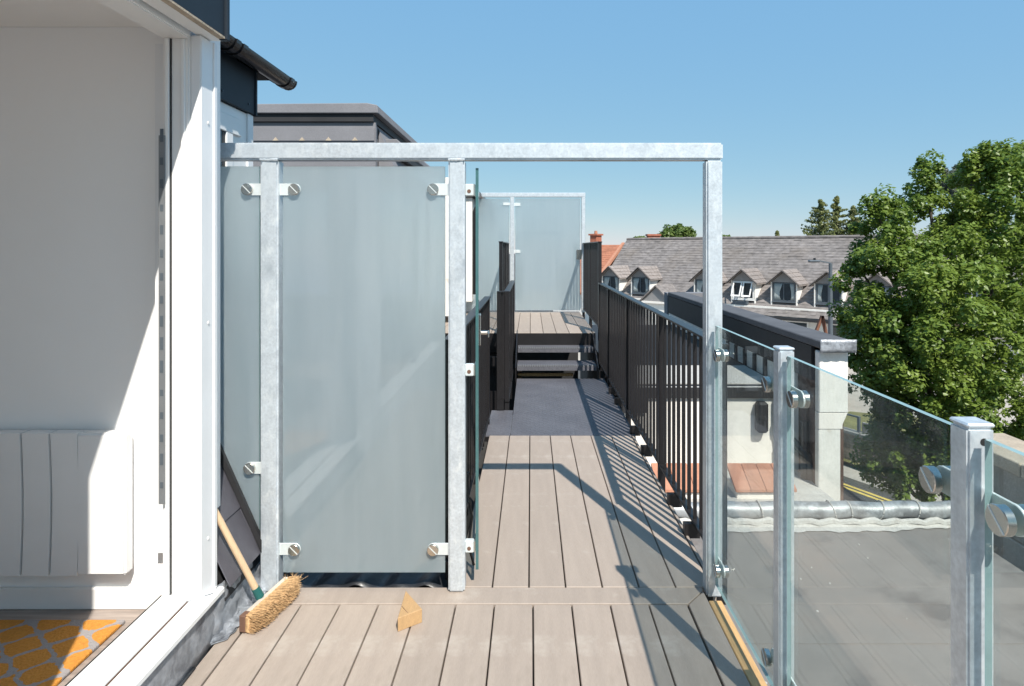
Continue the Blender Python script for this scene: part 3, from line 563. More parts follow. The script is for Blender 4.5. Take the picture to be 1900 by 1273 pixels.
def tab_clamp(xp, xc, z):
    x0, x1 = min(xp, xc), max(xp, xc)
    s = 1 if xc > xp else -1
    poly = [(xp, z - 0.024), (xc, z - 0.024)] + [(xc + s * 0.024 * math.cos(t), z + 0.024 * math.sin(t)) for t in np.linspace(-1.4, 1.4, 9)] + [(xc, z + 0.024), (xp, z + 0.024)]
    MB().prism(poly, 'y', GP - 0.0115, GP - 0.0065).build('clamp_tab', 'tab', scr, bevel=0.001)
    disc_clamp(scr, (xc, GP - 0.0116, z), (0, -1, 0), h=0.012)
for z in (1.621, 0.167):
    tab_clamp(-1.016, -0.955, z); tab_clamp(-0.332, -0.395, z)
tab_clamp(-1.088, -1.145, 1.621); tab_clamp(-1.088, -1.135, 0.495)
def glass_sheet(poly, y0, y1, name, m, edge, par):
    b = MB(); n = len(poly); vs = [(u, y0, v) for u, v in poly] + [(u, y1, v) for u, v in poly]
    b.add(vs, [tuple(range(n))[::-1], tuple(range(n, 2 * n))], 0)
    b.add(vs, [(i, (i + 1) % n, n + (i + 1) % n, n + i) for i in range(n)], 1)
    # weld the doubled verts so the sheet is closed
    me = bpy.data.meshes.new(name); inv = MW[par.name].inverted(); me.from_pydata([inv @ v for v in b.v], [], b.f)
    me.polygons.foreach_set('material_index', b.mi); bm = bmesh.new(); bm.from_mesh(me)
    bmesh.ops.remove_doubles(bm, verts=bm.verts, dist=1e-5); bmesh.ops.recalc_face_normals(bm, faces=bm.faces); bm.to_mesh(me); bm.free()
    for x in (m, edge): me.materials.append(M[x])
    return put(name, me, par)
glass_sheet([(-1.005, 0.070), (-0.348, 0.070), (-0.348, 1.715), (-1.005, 1.715)], GP - 0.005, GP + 0.005, 'frosted_panel', 'frost', 'edgelight', scr)
glass_sheet([(-1.105, 0.215), (-1.101, 0.235), (-1.101, 1.715), (-1.40, 1.715), (-1.40, 0.86), (-1.112, 0.222)], GP - 0.005, GP + 0.005, 'frosted_panel', 'frost', 'edgelight', scr)
# glass door swung open along the walkway (edge-on)
def xsheet(x0, x1, poly, name, m, edge, par):           # sheet perpendicular to X; poly = (y, z)
    b = MB(); n = len(poly); vs = [(x0, u, v) for u, v in poly] + [(x1, u, v) for u, v in poly]
    me = bpy.data.meshes.new(name); inv = MW[par.name].inverted()
    me.from_pydata([inv @ Vector(v) for v in vs], [], [tuple(range(n)), tuple(range(n, 2 * n))[::-1]] + [(i, (i + 1) % n, n + (i + 1) % n, n + i) for i in range(n)])
    me.polygons.foreach_set('material_index', [0, 0] + [1] * n); bm = bmesh.new(); bm.from_mesh(me); bmesh.ops.recalc_face_normals(bm, faces=bm.faces); bm.to_mesh(me); bm.free()
    for x in (m, edge): me.materials.append(M[x])
    return put(name, me, par)
doorY = GY + 0.035
dr = xsheet(-0.225, -0.213, [(doorY, 0.075), (doorY + 0.86, 0.075), (doorY + 0.86, 1.71), (doorY, 1.71)], 'glass_door', 'glass', 'edge', scr)
def swing(o): o.data.transform(Matrix.Translation(MW[scr.name].inverted() @ Vector((-0.219, doorY, 0))) @ Matrix.Rotation(R(4.6), 4, 'Z') @ Matrix.Translation(-(MW[scr.name].inverted() @ Vector((-0.219, doorY, 0)))))
swing(dr)
for z in (1.62, 0.89, 0.175):
    h = MB().box(-0.266, -0.232, GY + 0.018, GY + 0.045, z - 0.024, z + 0.024).build('hinge', 'tab', dr, bevel=0.003)
    MB().box(-0.2315, -0.2255, GY + 0.02, GY + 0.09, z - 0.024, z + 0.024).build('hinge_plate', 'stainless', dr, bevel=0.002)
    MB().tube((-0.250, GY + 0.0165, z - 0.006), (-0.250, GY + 0.0185, z - 0.006), 0.008, n=10).build('hinge_bolt', 'brown', dr)
swing(MB().box(-0.2125, -0.204, doorY + 0.74, doorY + 0.83, 0.87, 1.03).build('latch_plate', 'stainless', dr, bevel=0.002))
swing(MB().tube((-0.204, doorY + 0.79, 0.93), (-0.170, doorY + 0.79, 0.93), 0.011, n=10).build('door_knob', 'stainless', dr, smooth=True))
swing(MB().box(-0.170, -0.160, doorY + 0.69, doorY + 0.80, 0.918, 0.942).build('door_handle', 'stainless', dr, bevel=0.003))
# black cable hanging behind the open door
cb = MB().path([(-0.27, 2.62, 0.42), (-0.275, 2.63, 0.33), (-0.255, 2.64, 0.22), (-0.27, 2.63, 0.10), (-0.245, 2.62, 0.02)], 0.006, 6).build('cable', 'blackpvc', smooth=True)
tag(cb, 'black cable dangling between middle steel post and open glass door', 'cable')

# ================================================================== CLEAR GLASS BALUSTRADE on the right
bal = thing('glass_balustrade', 'clear glass balustrade with galvanised posts along right deck edge', 'balustrade', (0.74, 1.4, 0))
BX = 0.74
def bal_post(yf):
    p = bx('post', 'galv', bal, BX - 0.0225, BX + 0.0225, yf, yf + 0.045, -0.35, 1.088, bevel=0.004, seg=2)
    bx('post_cap', 'galv', p, BX - 0.0235, BX + 0.0235, yf - 0.001, yf + 0.046, 1.0885, 1.096, bevel=0.003)
    MB().tube((BX + 0.004, yf - 0.0006, 1.066), (BX + 0.004, yf + 0.002, 1.066), 0.0062, n=14).build('vent_hole', 'slot', p)
for yf in (1.76, 1.0): bal_post(yf)
def bal_clamp(yp, yc, z):
    s = 1 if yc > yp else -1
    poly = [(yp, z - 0.024), (yc, z - 0.024)] + [(yc + s * 0.024 * math.cos(t), z + 0.024 * math.sin(t)) for t in np.linspace(-1.4, 1.4, 9)] + [(yc, z + 0.024), (yp, z + 0.024)]
    MB().prism(poly, 'x', BX + 0.0065, BX + 0.0115).build('clamp_tab', 'tab', bal, bevel=0.001)
    disc_clamp(bal, (BX - 0.0065, yc, z), (-1, 0, 0), r=0.024, h=0.016); disc_clamp(bal, (BX + 0.0116, yc, z), (1, 0, 0), r=0.024, h=0.014)
for z in (0.965, 0.125):
    bal_clamp(2.445, 2.375, z); bal_clamp(1.805, 1.875, z); bal_clamp(1.76, 1.69, z); bal_clamp(1.045, 1.105, z); bal_clamp(1.0, 0.94, z)
for a, b in ((1.825, 2.425), (1.06, 1.745), (0.30, 0.985)):
    xsheet(BX - 0.006, BX + 0.006, [(a, 0.045), (b, 0.045), (b, 1.075), (a, 1.075)], 'glass_panel', 'glass', 'edgelight', bal)

# ================================================================== BLACK STEEL RAILINGS
balm = meshmat(MB().box(-0.008, 0.008, -0.008, 0.008, 0, 1).mesh('baluster'), 'blacksteel')
def railing(name, label, X, y0, y1, zt, zb, posts, pitch=0.11, brackets=()):
    t = thing(name, label, 'railing', (X, y0, zb))
    bx('handrail', 'blacksteel', t, X - 0.025, X + 0.025, y0, y1, zt - 0.012, zt, bevel=0.002)
    bx('bottom_rail', 'blacksteel', t, X - 0.02, X + 0.02, y0, y1, zb, zb + 0.012, bevel=0.002)
    for y in posts: bx('post', 'blacksteel', t, X - 0.02, X + 0.02, y - 0.02, y + 0.02, zb - 0.16, zt - 0.0125, bevel=0.002)
    n = int((y1 - y0) / pitch)
    for i in range(1, n + 1):
        y = y0 + i * pitch
        if y > y1 - 0.03 or any(abs(y - p) < 0.035 for p in posts): continue
        h = zt - zb - 0.025
        put('baluster', balm, t, mw=MW[t.name].inverted() @ Matrix.Translation((X, y, zb + 0.0125)) @ Matrix.Diagonal((1, 1, h, 1)))
    for y in brackets: bx('foot_bracket', 'blacksteel', t, X - 0.06, X + 0.015, y - 0.016, y + 0.016, zb - 0.07, zb - 0.0005)
    return t
RX = 0.80
railing('steel_railing', 'long black steel railing along right side of the walkway', RX, 2.53, 7.05, 0.985, 0.055, (2.56, 3.73, 5.0, 6.2, 7.02), brackets=(2.95, 3.3, 4.1, 4.55, 5.4, 5.8, 6.6))
railing('steel_railing', 'tall black railing on right of the raised landing', RX + 0.005, 7.08, 9.35, LZ + 1.05, LZ + 0.05, (7.11, 8.2, 9.3))
railing('steel_railing', 'black railing left of the walkway just behind the open glass door', -0.345, 2.56, 4.85, 1.0, 0.055, (2.6, 3.7, 4.8), brackets=(3.2, 4.3))
ml = railing('steel_railing', 'black railing in the middle running from walkway up beside the steps', -0.205, 5.2, 6.95, 1.015, 0.06, (5.22, 6.0, 6.9))
bx('return_rail', 'blacksteel', ml, -0.29, -0.231, 5.185, 5.235, 1.003, 1.015); bx('return_base', 'blacksteel', ml, -0.29, -0.231, 5.185, 5.235, 0.005, 0.09)
bx('return_post', 'blacksteel', ml, -0.29, -0.255, 5.19, 5.23, 0.0905, 1.0025)
bx('return_panel', 'blacksteel', ml, -0.2545, -0.2255, 5.205, 5.215, 0.0905, 1.0025)
railing('steel_railing', 'upper black railing standing on left of the raised landing', -0.345, 6.98, 9.1, LZ + 1.05, LZ + 0.03, (7.01, 8.0, 9.05))
st = thing('side_stair', 'black steel stair side glimpsed low between the two left railings', 'stair', (-0.7, 6.6, 0))
bx('stringer', 'blacksteel', st, -1.2, -0.3, 6.3, 6.33, -0.35, -0.10); bx('stringer', 'blacksteel', st, -1.2, -0.3, 6.62, 6.65, 0.10, 0.20)
for i in range(8): put('baluster', balm, st, mw=MW[st.name].inverted() @ Matrix.Translation((-0.34 - i * 0.11, 6.36, -0.9)) @ Matrix.Diagonal((1, 1, 0.6, 1)))

# ================================================================== FAR PRIVACY SCREEN on the landing
FY = 9.19
fs_ = thing('privacy_screen', 'far galvanised frame with frosted glass door standing on the raised landing', 'screen', (0.2, FY, LZ))
bx('top_rail', 'galv', fs_, -1.5, 0.825, FY, FY + T, LZ + 1.742, LZ + 1.808, bevel=0.006)
bx('post', 'galv', fs_, 0.765, 0.822, FY + 0.001, FY + T - 0.001, LZ, LZ + 1.741, bevel=0.006)
bx('post', 'galv', fs_, -0.315, -0.252, FY + 0.001, FY + T - 0.001, LZ, LZ + 1.741, bevel=0.006)
glass_sheet([(-0.235, LZ + 0.03), (0.745, LZ + 0.03), (0.745, LZ + 1.72), (-0.235, LZ + 1.72)], FY + 0.024, FY + 0.034, 'frosted_panel', 'frost', 'edgelight', fs_)
glass_sheet([(-1.45, LZ + 0.03), (-0.33, LZ + 0.03), (-0.33, LZ + 1.72), (-1.45, LZ + 1.72)], FY + 0.024, FY + 0.034, 'frosted_panel', 'frost', 'edgelight', fs_)
for z in (LZ + 1.63, LZ + 0.92):
    bx('hinge', 'tab', fs_, -0.262, -0.16, FY + 0.012, FY + 0.022, z - 0.025, z + 0.025, bevel=0.002); bx('clamp_tab', 'tab', fs_, -0.42, -0.316, FY + 0.012, FY + 0.022, z - 0.012, z + 0.03, bevel=0.002)
bx('lock_case', 'stainless', fs_, 0.69, 0.764, FY - 0.01, FY + 0.022, LZ + 0.80, LZ + 0.95, bevel=0.004)

# ================================================================== ROOM CONTENTS
rd = thing('radiator', 'white electric panel radiator with upright fins on the room wall', 'radiator', (-1.9, 2.36, 0.1))
bx('end_panel', 'rad', rd, -1.757, -1.566, 2.352, 2.402, 0.118, 0.668, bevel=0.008, seg=3)
for i in range(9):
    x1 = -1.7555 - i * 0.1105; x0 = x1 - 0.1015
    poly = [(x0, 0.118)] + [(x0 + 0.008 * math.sin(math.pi * t), 0.118 + 0.55 * t) for t in np.linspace(0.1, .9, 9)] + [(x0, 0.668), (x1, 0.668)] + [(x1 + 0.008 * math.sin(math.pi * t), 0.118 + 0.55 * t) for t in np.linspace(0.9, .1, 9)] + [(x1, 0.118)]
    MB().prism(poly, 'y', 2.353, 2.398).build('fin', 'rad', rd)
bx('groove_shade_plate', 'slot', rd, -2.76, -1.75, 2.378, 2.396, 0.14, 0.65)  # dark plate: shade in the grooves between fins put into its colour
for x in (-1.68, -2.5): bx('wall_bracket', 'rad', rd, x, x + 0.04, 2.4025, 2.4195, 0.2, 0.6)
rg = MB().box(-2.9, -1.545, 0.6, 2.322, RZ + 0.001, RZ + 0.014).build('rug', 'rug', bevel=0.003)
HT = Matrix.Translation((0, 0, (1 - HS) * 1.385)) @ Matrix.Scale(HS, 4)
rg.data.transform(HT); rd.location = HT @ rd.location; rd.scale = (HS, HS, HS)
tag(rg, 'orange rug with grey trellis pattern on the room floor', 'rug')

# ================================================================== BROOM, WEDGE
br = thing('broom', 'broom with orange coir bristles, wooden handle and teal socket on the deck', 'broom', (-1.0, 2.3, 0))
A = Vector((-1.040, 2.185, 0.035)); Bq = Vector((-0.985, 2.450, 0.035)); d = (Bq - A).normalized(); side = Vector((d.y, -d.x, 0))
up = Vector((0, 0, 1)); tip = (side * 0.92 + up * -0.02).normalized()
Mx = Matrix((d, side, up)).transposed()
blk = MB().obox((A + Bq) / 2 + side * 0.004, (0.27, 0.022, 0.058), Mx).build('block', 'broomblock', br, bevel=0.004)
MB().obox(A + d * 0.016 + side * 0.004, (0.034, 0.0235, 0.0595), Mx).build('end_cap', 'brown', blk, bevel=0.002)
# bristles: a dense tuft body plus individual fibres
vs = []; fs = []
def fibre(p, q, w):
    b = len(vs); s = Vector((0, 0, 1)).cross(q - p).normalized() * w
    vs.extend([p - s, p + s, q + s * .5, q - s * .5, p + Vector((0, 0, w)), q + Vector((0, 0, w * .5))])
    fs.extend([(b, b + 1, b + 2, b + 3), (b, b + 4, b + 5, b + 3), (b + 4, b + 1, b + 2, b + 5)])
for i in range(5200):
    u = random.random(); z = random.uniform(-0.028, 0.030)
    p = A + d * (0.008 + 0.262 * u) + side * 0.014 + up * z
    ln = 0.056 * (1 - 0.30 * max(0, abs(u - .5) - .34) / .16) + random.uniform(-.012, .008)
    q = p + side * ln + d * (u - .5) * 0.02 + Vector((random.gauss(0, .0025), random.gauss(0, .003), random.gauss(0, .003) + 0.002))
    q.z = max(q.z, 0.003); fibre(p, q, 0.0009)
for i in range(26):
    p = A + d * (0.255 + random.uniform(-.02, .015)) + side * random.uniform(.02, .055) + up * random.uniform(0, .03)
    fibre(p, p + Vector((random.gauss(0.01, .02), random.uniform(.01, .04), random.uniform(0, .03))), 0.0009)
b_ = MB(); b_.add(vs, fs); bo = b_.build('bristles', 'bristle', br); bo['kind'] = 'stuff'
poly = [(0.006, 0.012), (0.262, 0.012), (0.266, 0.035), (0.245, 0.052), (0.2, 0.057), (0.05, 0.057), (0.015, 0.050), (0.0, 0.032)]
b_ = MB(); n = len(poly); vv = []
for z in (-0.028, 0.024): vv += [A + d * u + side * (v - .006) + up * z for u, v in poly]
b_.add(vv, [tuple(range(n))[::-1], tuple(range(n, 2 * n))] + [(i, (i + 1) % n, n + (i + 1) % n, n + i) for i in range(n)]); b_.build('bristle_core', 'bristle', br)
h0 = A + d * 0.12 - side * 0.010 + up * 0.03; hd = Vector((-0.135, -0.078, 0.367)).normalized()
MB().tube(h0, h0 + hd * 0.042, 0.0165, 0.0145, 14).build('socket', 'teal', br, smooth=True)
MB().tube(h0 + hd * 0.041, h0 + hd * 0.50, 0.0125, 0.0115, 14).build('handle', 'broomwood', br, smooth=True)
wd = thing('door_wedge', 'small pine wedge offcut lying on the boards below the frosted screen', 'wedge', (-0.46, 2.3, 0))
# wedge: pointed far end, square near end
Wp = [(-0.480, 2.195, 0), (-0.402, 2.252, 0), (-0.492, 2.395, 0)]
b_ = MB(); vv = [Vector(p) for p in Wp] + [Vector(Wp[0]) + up * 0.050, Vector(Wp[1]) + up * 0.050, Vector(Wp[2]) + up * 0.038]
b_.add(vv, [(0, 2, 1), (3, 4, 5), (0, 1, 4, 3), (1, 2, 5, 4), (2, 0, 3, 5)]); b_.build('wedge_block', 'wedge', wd, bevel=0.0015)
MB().bar((-0.482, 2.275, 0.0470), (-0.450, 2.228, 0.0492), 0.0015, 0.0006).build('saw_mark', 'brown', wd)

# ================================================================== CREAM BUILDING beyond the felt roof
cr = thing('cream_building', 'cream rendered building with black roof upstand and white wall end beyond the railing', 'building', (1.8, 6, GZ))
CY = 5.62
bx('front_wall', 'cream', cr, 0.86, 2.47, CY, CY + 0.2, GZ, 0.06)
bx('wall_flashing', 'darkroof', cr, 0.84, 2.468, CY - 0.03, CY - 0.001, 0.005, 0.10)
bx('flat_roof', 'darkroof', cr, 0.86, 2.43, CY + 0.201, 10.6, GZ, 0.045)
bx('roof_coating', 'whitecoat', cr, 0.98, 2.42, CY + 0.36, 6.9, 0.046, 0.055)
bx('dark_band', 'darkroof', cr, 0.84, 1.06, CY - 0.032, CY - 0.0005, -0.13, 0.004)  # thin dark band added below the flashing to darken the wall's left end
pw = bx('party_wall', 'brickdark', cr, 2.472, 2.70, 5.26, 10.8, GZ, 0.50)
bx('white_wall_end', 'whiterender', cr, 2.452, 2.700, 5.18, 5.2595, -0.02, 0.505, bevel=0.008)
MB().prism([(2.452, -0.02), (2.700, -0.02), (2.655, -0.12), (2.655, -0.16), (2.452, -0.16)], 'y', 5.185, 5.2595).build('corbel', 'cream', cr, bevel=0.004)
bx('white_wall_end', 'whiterender', cr, 2.452, 2.64, 5.19, 5.2595, -4.4, -0.1605, bevel=0.006)
bx('black_upstand', 'darkroof', cr, 2.44, 2.4715, 5.30, 10.8, 0.235, 0.53)
bx('pale_wall_face', 'whiterender', cr, 2.446, 2.4715, 5.64, 10.8, 0.05, 0.234)
for i in range(9): bx('window_bar', 'darkroof', cr, 2.425, 2.4455, 6.0 + i * 0.30, 6.07 + i * 0.30, 0.05, 0.234)
cp = bx('coping', 'copingfelt', cr, 2.435, 2.73, 5.12, 10.82, 0.535, 0.60, bevel=0.008)
sheet('lead_cap', lambda u, v: (2.43 + 0.305 * u, 5.112 + rip(u, v, .003), 0.615 - 0.11 * v), 20, 4, 'lead', cr)
bx('rear_upstand', 'feltwall', cr, 2.43, 3.3, 10.85, 11.1, 0.1, 0.58)
# pipes on the wall face
MB().path([(2.43, 5.40, -0.15), (2.43, 5.40, -0.62), (2.43, 5.40, -0.9)], 0.035, 10).build('soil_pipe', 'soil', cr, smooth=True)
MB().path([(2.28, 5.56, 0.02), (2.28, 5.56, -0.25), (2.30, 5.55, -0.36), (2.30, 5.55, -0.9)], 0.040, 10).build('soil_pipe', 'soil', cr, smooth=True)
for z in (-0.2, -0.42, -0.66): MB().tube((2.28 if z > -.3 else 2.30, 5.56, z), (2.28 if z > -.3 else 2.30, 5.56, z - 0.06), 0.05, n=12).build('pipe_collar', 'soil', cr, smooth=True)
MB().path([(2.37, 5.5, 0.25), (2.37, 5.5, -0.08)], 0.008, 6).build('copper_pipe', 'terra', cr)
MB().path([(2.33, 5.5, 0.25), (2.33, 5.5, -0.08)], 0.007, 6).build('white_pipe', 'white', cr)
MB().path([(2.30, 5.55, -0.30), (2.42, 5.40, -0.42), (2.47, 5.38, -0.52), (2.47, 5.38, -1.0)], 0.04, 10).build('soil_pipe', 'soil', cr, smooth=True)
ve = bx('vent_box', 'darkroof', cr, 2.06, 2.16, CY - 0.10, CY - 0.0005, -0.30, -0.02, bevel=0.02)
# tiled wall caps in front of the cream wall
def tile_cap(x0, x1, n, label):
    t = thing('tiled_coping', label, 'wall', (x0, 5.0, -0.7), group='terracotta tiled walls')
    bx('cap_wall', 'cream', t, x0 + 0.03, x1 - 0.03, 5.02, 5.25, GZ, -0.60)
    w = (x1 - x0) / n
    for i in range(n):
        MB().prism([(4.94, -0.600), (5.18, -0.470), (5.18, -0.443), (4.94, -0.573)], 'x', x0 + i * w + 0.0015, x0 + (i + 1) * w - 0.0015).build('tile', 'terra', t, bevel=0.003)
    bx('drip_edge', 'cream', t, x0 + 0.02, x1 - 0.02, 4.965, 5.019, -0.70, -0.612, bevel=0.004)
tile_cap(1.02, 1.48, 3, 'terracotta tiled wall top seen through the black railing bars')
tile_cap(1.66, 2.16, 4, 'terracotta tiled wall top below the cream wall behind clear glass')
b_ = MB()
b_.box(1.0, 2.46, 4.55, 5.6, -0.80, -0.66); ob = b_.build('ledge', 'whitecoat', cr)
for k in range(4): MB().tube((2.02 + 0.05 * k, 5.3, -0.655), (2.02 + 0.05 * k, 5.36, -0.645), 0.02, n=6).build('debris', 'brickdark', cr)

# ---------------------------------------------------------------- stone parapet at lower right
sw = thing('stone_parapet', 'grey stone wall with pale coping slabs beyond the felt roof at right', 'wall', (3.3, 3, GZ))
bx('wall_core', 'mortar', sw, 3.29, 3.60, 0.6, 4.63, GZ, -0.125)
cs = meshmat(MB().box(-0.20, 0.22, -0.335, 0.335, -0.09, 0).mesh('coping_slab', bevel=0.006), 'stone')
for i in range(6):
    put('coping_slab', cs, sw, mw=MW[sw.name].inverted() @ Matrix.Translation((3.42, 0.95 + i * 0.68, -0.035 + random.uniform(-.004, .004))))
bk = meshmat(MB().box(0, 0.02, -0.218, 0.218, -0.108, 0.108).mesh('stone_block', bevel=0.006), 'stonewall')
for r in range(7):
    for i in range(9):
        y = 0.85 + i * 0.45 + (0.225 if r % 2 else 0)
        if y + .22 > 4.64: continue
        put('stone_block', bk, sw, mw=MW[sw.name].inverted() @ Matrix.Translation((3.268 + random.uniform(-.004, .004), y, -0.25 - r * 0.228)))
ek = meshmat(MB().box(-0.15, 0.15, 0, 0.02, -0.108, 0.108).mesh('stone_block', bevel=0.006), 'stonewall')
MB().path([(3.40, 4.0, -0.028), (3.38, 3.6, -0.028), (3.44, 3.3, -0.028), (3.36, 3.0, -0.028), (3.47, 2.6, -0.028), (3.43, 2.0, -0.028)], 0.011, 6).build('cable', 'lamp', sw, smooth=True)

# ================================================================== ROAD, GARDEN WALL, CAR
road = MB().add([(3.2, 2, GZ + 0.004), (9.0, 2, GZ + 0.004), (8.95, 14.2, GZ + 0.004), (7.9, 16.2, GZ + 0.004), (3.0, 24, GZ + 0.004)], [(0, 1, 2, 3, 4)]).build('road', 'asphalt', kind='structure')
def line(p, q, off):
    p, q = Vector(p), Vector(q); d = (q - p).normalized(); s = Vector((d.y, -d.x, 0)) * off
    b = MB(); w = Vector((d.y, -d.x, 0)) * 0.05; z = Vector((0, 0, GZ + 0.008))
    b.add([p + s - w + z, p + s + w + z, q + s + w + z, q + s - w + z], [(0, 1, 2, 3)]); return b.build('yellow_line', 'yellow', road)
P0, P1 = (8.75, 13.9, 0), (5.0, 20.6, 0)
line(P0, P1, -0.22); line(P0, P1, -0.40)
_d = (Vector(P1) - Vector(P0)).normalized(); _s = Vector((_d.y, -_d.x, 0))
b_ = MB(); _q = [Vector(P0) - _d * 2, Vector(P0) - _d * 2 + _s * 1.0, Vector(P1) + _d * 3 + _s * 1.0, Vector(P1) + _d * 3]
b_.prism([(v.x, v.y) for v in _q], 'z', GZ, GZ + 0.12); b_.build('pavement', 'pave', kind='structure')
gw = thing('garden_wall', 'low buff brick garden wall with grey coping beside the road', 'wall', (7.9, 15.8, GZ))
d = (Vector(P1) - Vector(P0)).normalized(); s = Vector((-d.y, d.x, 0)) * -1; ang = math.atan2(d.y, d.x)
L_ = 7.0; Mrot = Matrix((d, s, Vector((0, 0, 1)))).transposed().to_4x4(); B_ = Matrix.Translation(Vector(P0) + Vector((0, 0, GZ)) + s * 0.85) @ Mrot
def inwall(bm_, name, m): 
    b = MB(); b.v = [B_ @ v for v in bm_.v]; b.f = bm_.f; b.mi = bm_.mi; return b.build(name, m, gw)
inwall(MB().box(0, L_, 0.01, 0.22, 0, 0.95), 'wall_core', 'mortar')
bm_ = MB()
for r in range(13):
    for i in range(31):
        x = i * 0.225 + (0.11 if r % 2 else 0)
        bm_.box(x, x + 0.213, -0.002 + random.uniform(0, .004), 0.02, r * 0.073 + 0.004, r * 0.073 + 0.067)
o = inwall(bm_, 'brick_courses', 'gbrick'); o['kind'] = 'stuff'
inwall(MB().box(-0.05, L_, -0.04, 0.26, 0.951, 1.02), 'coping', 'stonewall')
inwall(MB().box(0.0, 1.9, 0.20, 0.26, 1.021, 1.28), 'upper_panel', 'stonewall')
for i in range(5): inwall(MB().box(1.9 + i * .5, 1.96 + i * .5, 0.08, 0.14, 1.02, 1.4), 'railing_post', 'lamp')
inwall(MB().box(1.9, 4.2, 0.08, 0.14, 1.401, 1.44), 'railing_bar', 'lamp')
b_ = MB().add([(8.9, 14.8, GZ + 0.25), (14, 11, GZ + 0.25), (22, 16, GZ + 0.25), (11, 21, GZ + 0.25), (7.4, 18.0, GZ + 0.25)], [(0, 1, 2, 3, 4)]); b_.build('grass_verge', 'grass', kind='structure')
b_ = MB().add([(7.4, 18.01, GZ + 0.10), (11, 21.01, GZ + 0.10), (22, 16.01, GZ + 0.10), (30, 22, GZ + 0.10), (10, 36, GZ + 0.10), (-4, 46, GZ + 0.10)], [(0, 1, 2, 3, 4, 5)]); b_.build('forecourt', 'pave', kind='structure')
car = thing('parked_car', 'red car parked beyond the wall, mostly hidden behind the tree', 'car', (10.45, 23.0, GZ + 0.1), rz=R(78))
body = [(-2.0, .35), (-2.05, .7), (-1.7, .95), (-0.9, 1.0), (-0.45, 1.42), (0.85, 1.45), (1.5, 1.02), (2.0, .9), (2.05, .45), (1.9, .3), (-1.9, .3)]
MB().prism(body, 'y', -0.82, 0.82).build('body', 'carred', car, bevel=0.06, seg=2, local=True)
for sgn in (-1, 1):
    MB().prism([(-0.75, 1.0), (-0.38, 1.36), (0.78, 1.38), (1.25, 1.03)], 'y', sgn * 0.822, sgn * 0.828).build('side_window', 'carglass', car, local=True)
MB().add([(-0.86, -0.7, 1.03), (-0.86, 0.7, 1.03), (-0.475, 0.66, 1.40), (-0.475, -0.66, 1.40)], [(0, 1, 2, 3)]).build('windscreen', 'carglass', car, local=True)
for x in (-1.3, 1.3):
    for y in (-0.8, 0.8):
        w = MB().tube((x, y - 0.1, 0.31), (x, y + 0.1, 0.31), 0.31, n=20).build('wheel', 'tyre', car, local=True); MB().tube((x, y - 0.104, 0.31), (x, y + 0.104, 0.31), 0.19, n=14).build('rim', 'tab', w, local=True)

# ================================================================== HOUSES ACROSS THE STREET
HA = math.atan2(-0.658, 0.753)
hs = thing('chalet_house', 'long grey tiled house with a row of gabled dormers across the street', 'house', (14, 34, GZ), rz=HA)
def hb(name, m, par, *a, **k): return bx(name, m, par, *a, local=True, **k)
UL, UR = -12.9, 14.0; EZ = 2.3; RH = 6.5; RD = 4.5
hb('front_wall', 'whiterender', hs, UL, UR, 0.12, 0.4, 0, EZ + 0.25)
MB().prism([(0.12, 0), (0.12, EZ), (RD, RH - .15), (2 * RD - .12, EZ), (2 * RD - .12, 0)], 'x', UL + 0.05, UL + 0.25).build('gable_wall', 'cream', hs, local=True)
MB().prism([(0.12, 0), (0.12, EZ), (RD, RH - .15), (2 * RD - .12, EZ), (2 * RD - .12, 0)], 'x', UR - 0.25, UR - 0.05).build('gable_wall', 'cream', hs, local=True)
# tiled roof built as lapped courses
sl = math.hypot(RD, RH - EZ); ca, sa = RD / sl, (RH - EZ) / sl
def courses(u0, u1, y0, z0, length, step, cw, m, par, name, dirx=1, kind='stuff', slope=(ca, sa), jit=0.012):
    b = MB(); c_, s_ = slope; n = int(length / step) + 1
    for r in range(n):
        a0 = r * step; a1 = min((r + 1) * step + 0.06, length)
        k = int((u1 - u0) / cw)
        for i in range(k):
            x0 = u0 + i * (u1 - u0) / k; x1 = x0 + (u1 - u0) / k; h = 0.030 + random.uniform(-jit, jit); h2 = 0.01
            vs = [(x0, y0 + a0 * c_ - h * s_, z0 + a0 * s_ + h * c_), (x1, y0 + a0 * c_ - h * s_, z0 + a0 * s_ + h * c_), (x1, y0 + a1 * c_ - h2 * s_, z0 + a1 * s_ + h2 * c_), (x0, y0 + a1 * c_ - h2 * s_, z0 + a1 * s_ + h2 * c_),
                  (x0, y0 + a0 * c_, z0 + a0 * s_), (x1, y0 + a0 * c_, z0 + a0 * s_)]
            b.add(vs, [(0, 1, 2, 3), (4, 5, 1, 0)])
    return b.build(name, m, par, local=True, kind=kind)
rf = MB().prism([(-0.25, EZ - 0.23), (RD, RH), (2 * RD + .25, EZ - .23), (2 * RD + .25, EZ - .30), (RD, RH - .08), (-0.25, EZ - .32)], 'x', UL, UR).build('roof', 'rooftile', hs, local=True)
courses(UL, UR, -0.25, EZ - 0.23, sl + .33, 0.24, 0.42, 'rooftile', rf, 'roof_tiles')
MB().path([(UL, RD, RH + .03)] + [(UL + i * .45, RD, RH + .035 + .012 * (i % 2)) for i in range(1, 60)], 0.10, 7).build('ridge_tiles', 'rooftile', rf, local=True)
hb('eaves_gutter', 'darkroof', hs, UL, UR, -0.42, -0.27, EZ - 0.40, EZ - 0.26)
hb('eaves_soffit', 'darkroof', hs, UL, UR, -0.26, 0.119, EZ - 0.36, EZ - 0.33)
vp = MB().tube((3.1, 3.55, 5.3), (3.1, 3.55, 6.35), 0.075, n=10).build('vent_pipe', 'soil', hs, local=True); hb('vent_slate', 'silver', vp, 2.75, 3.4, 3.3, 3.6, 5.62, 5.68)
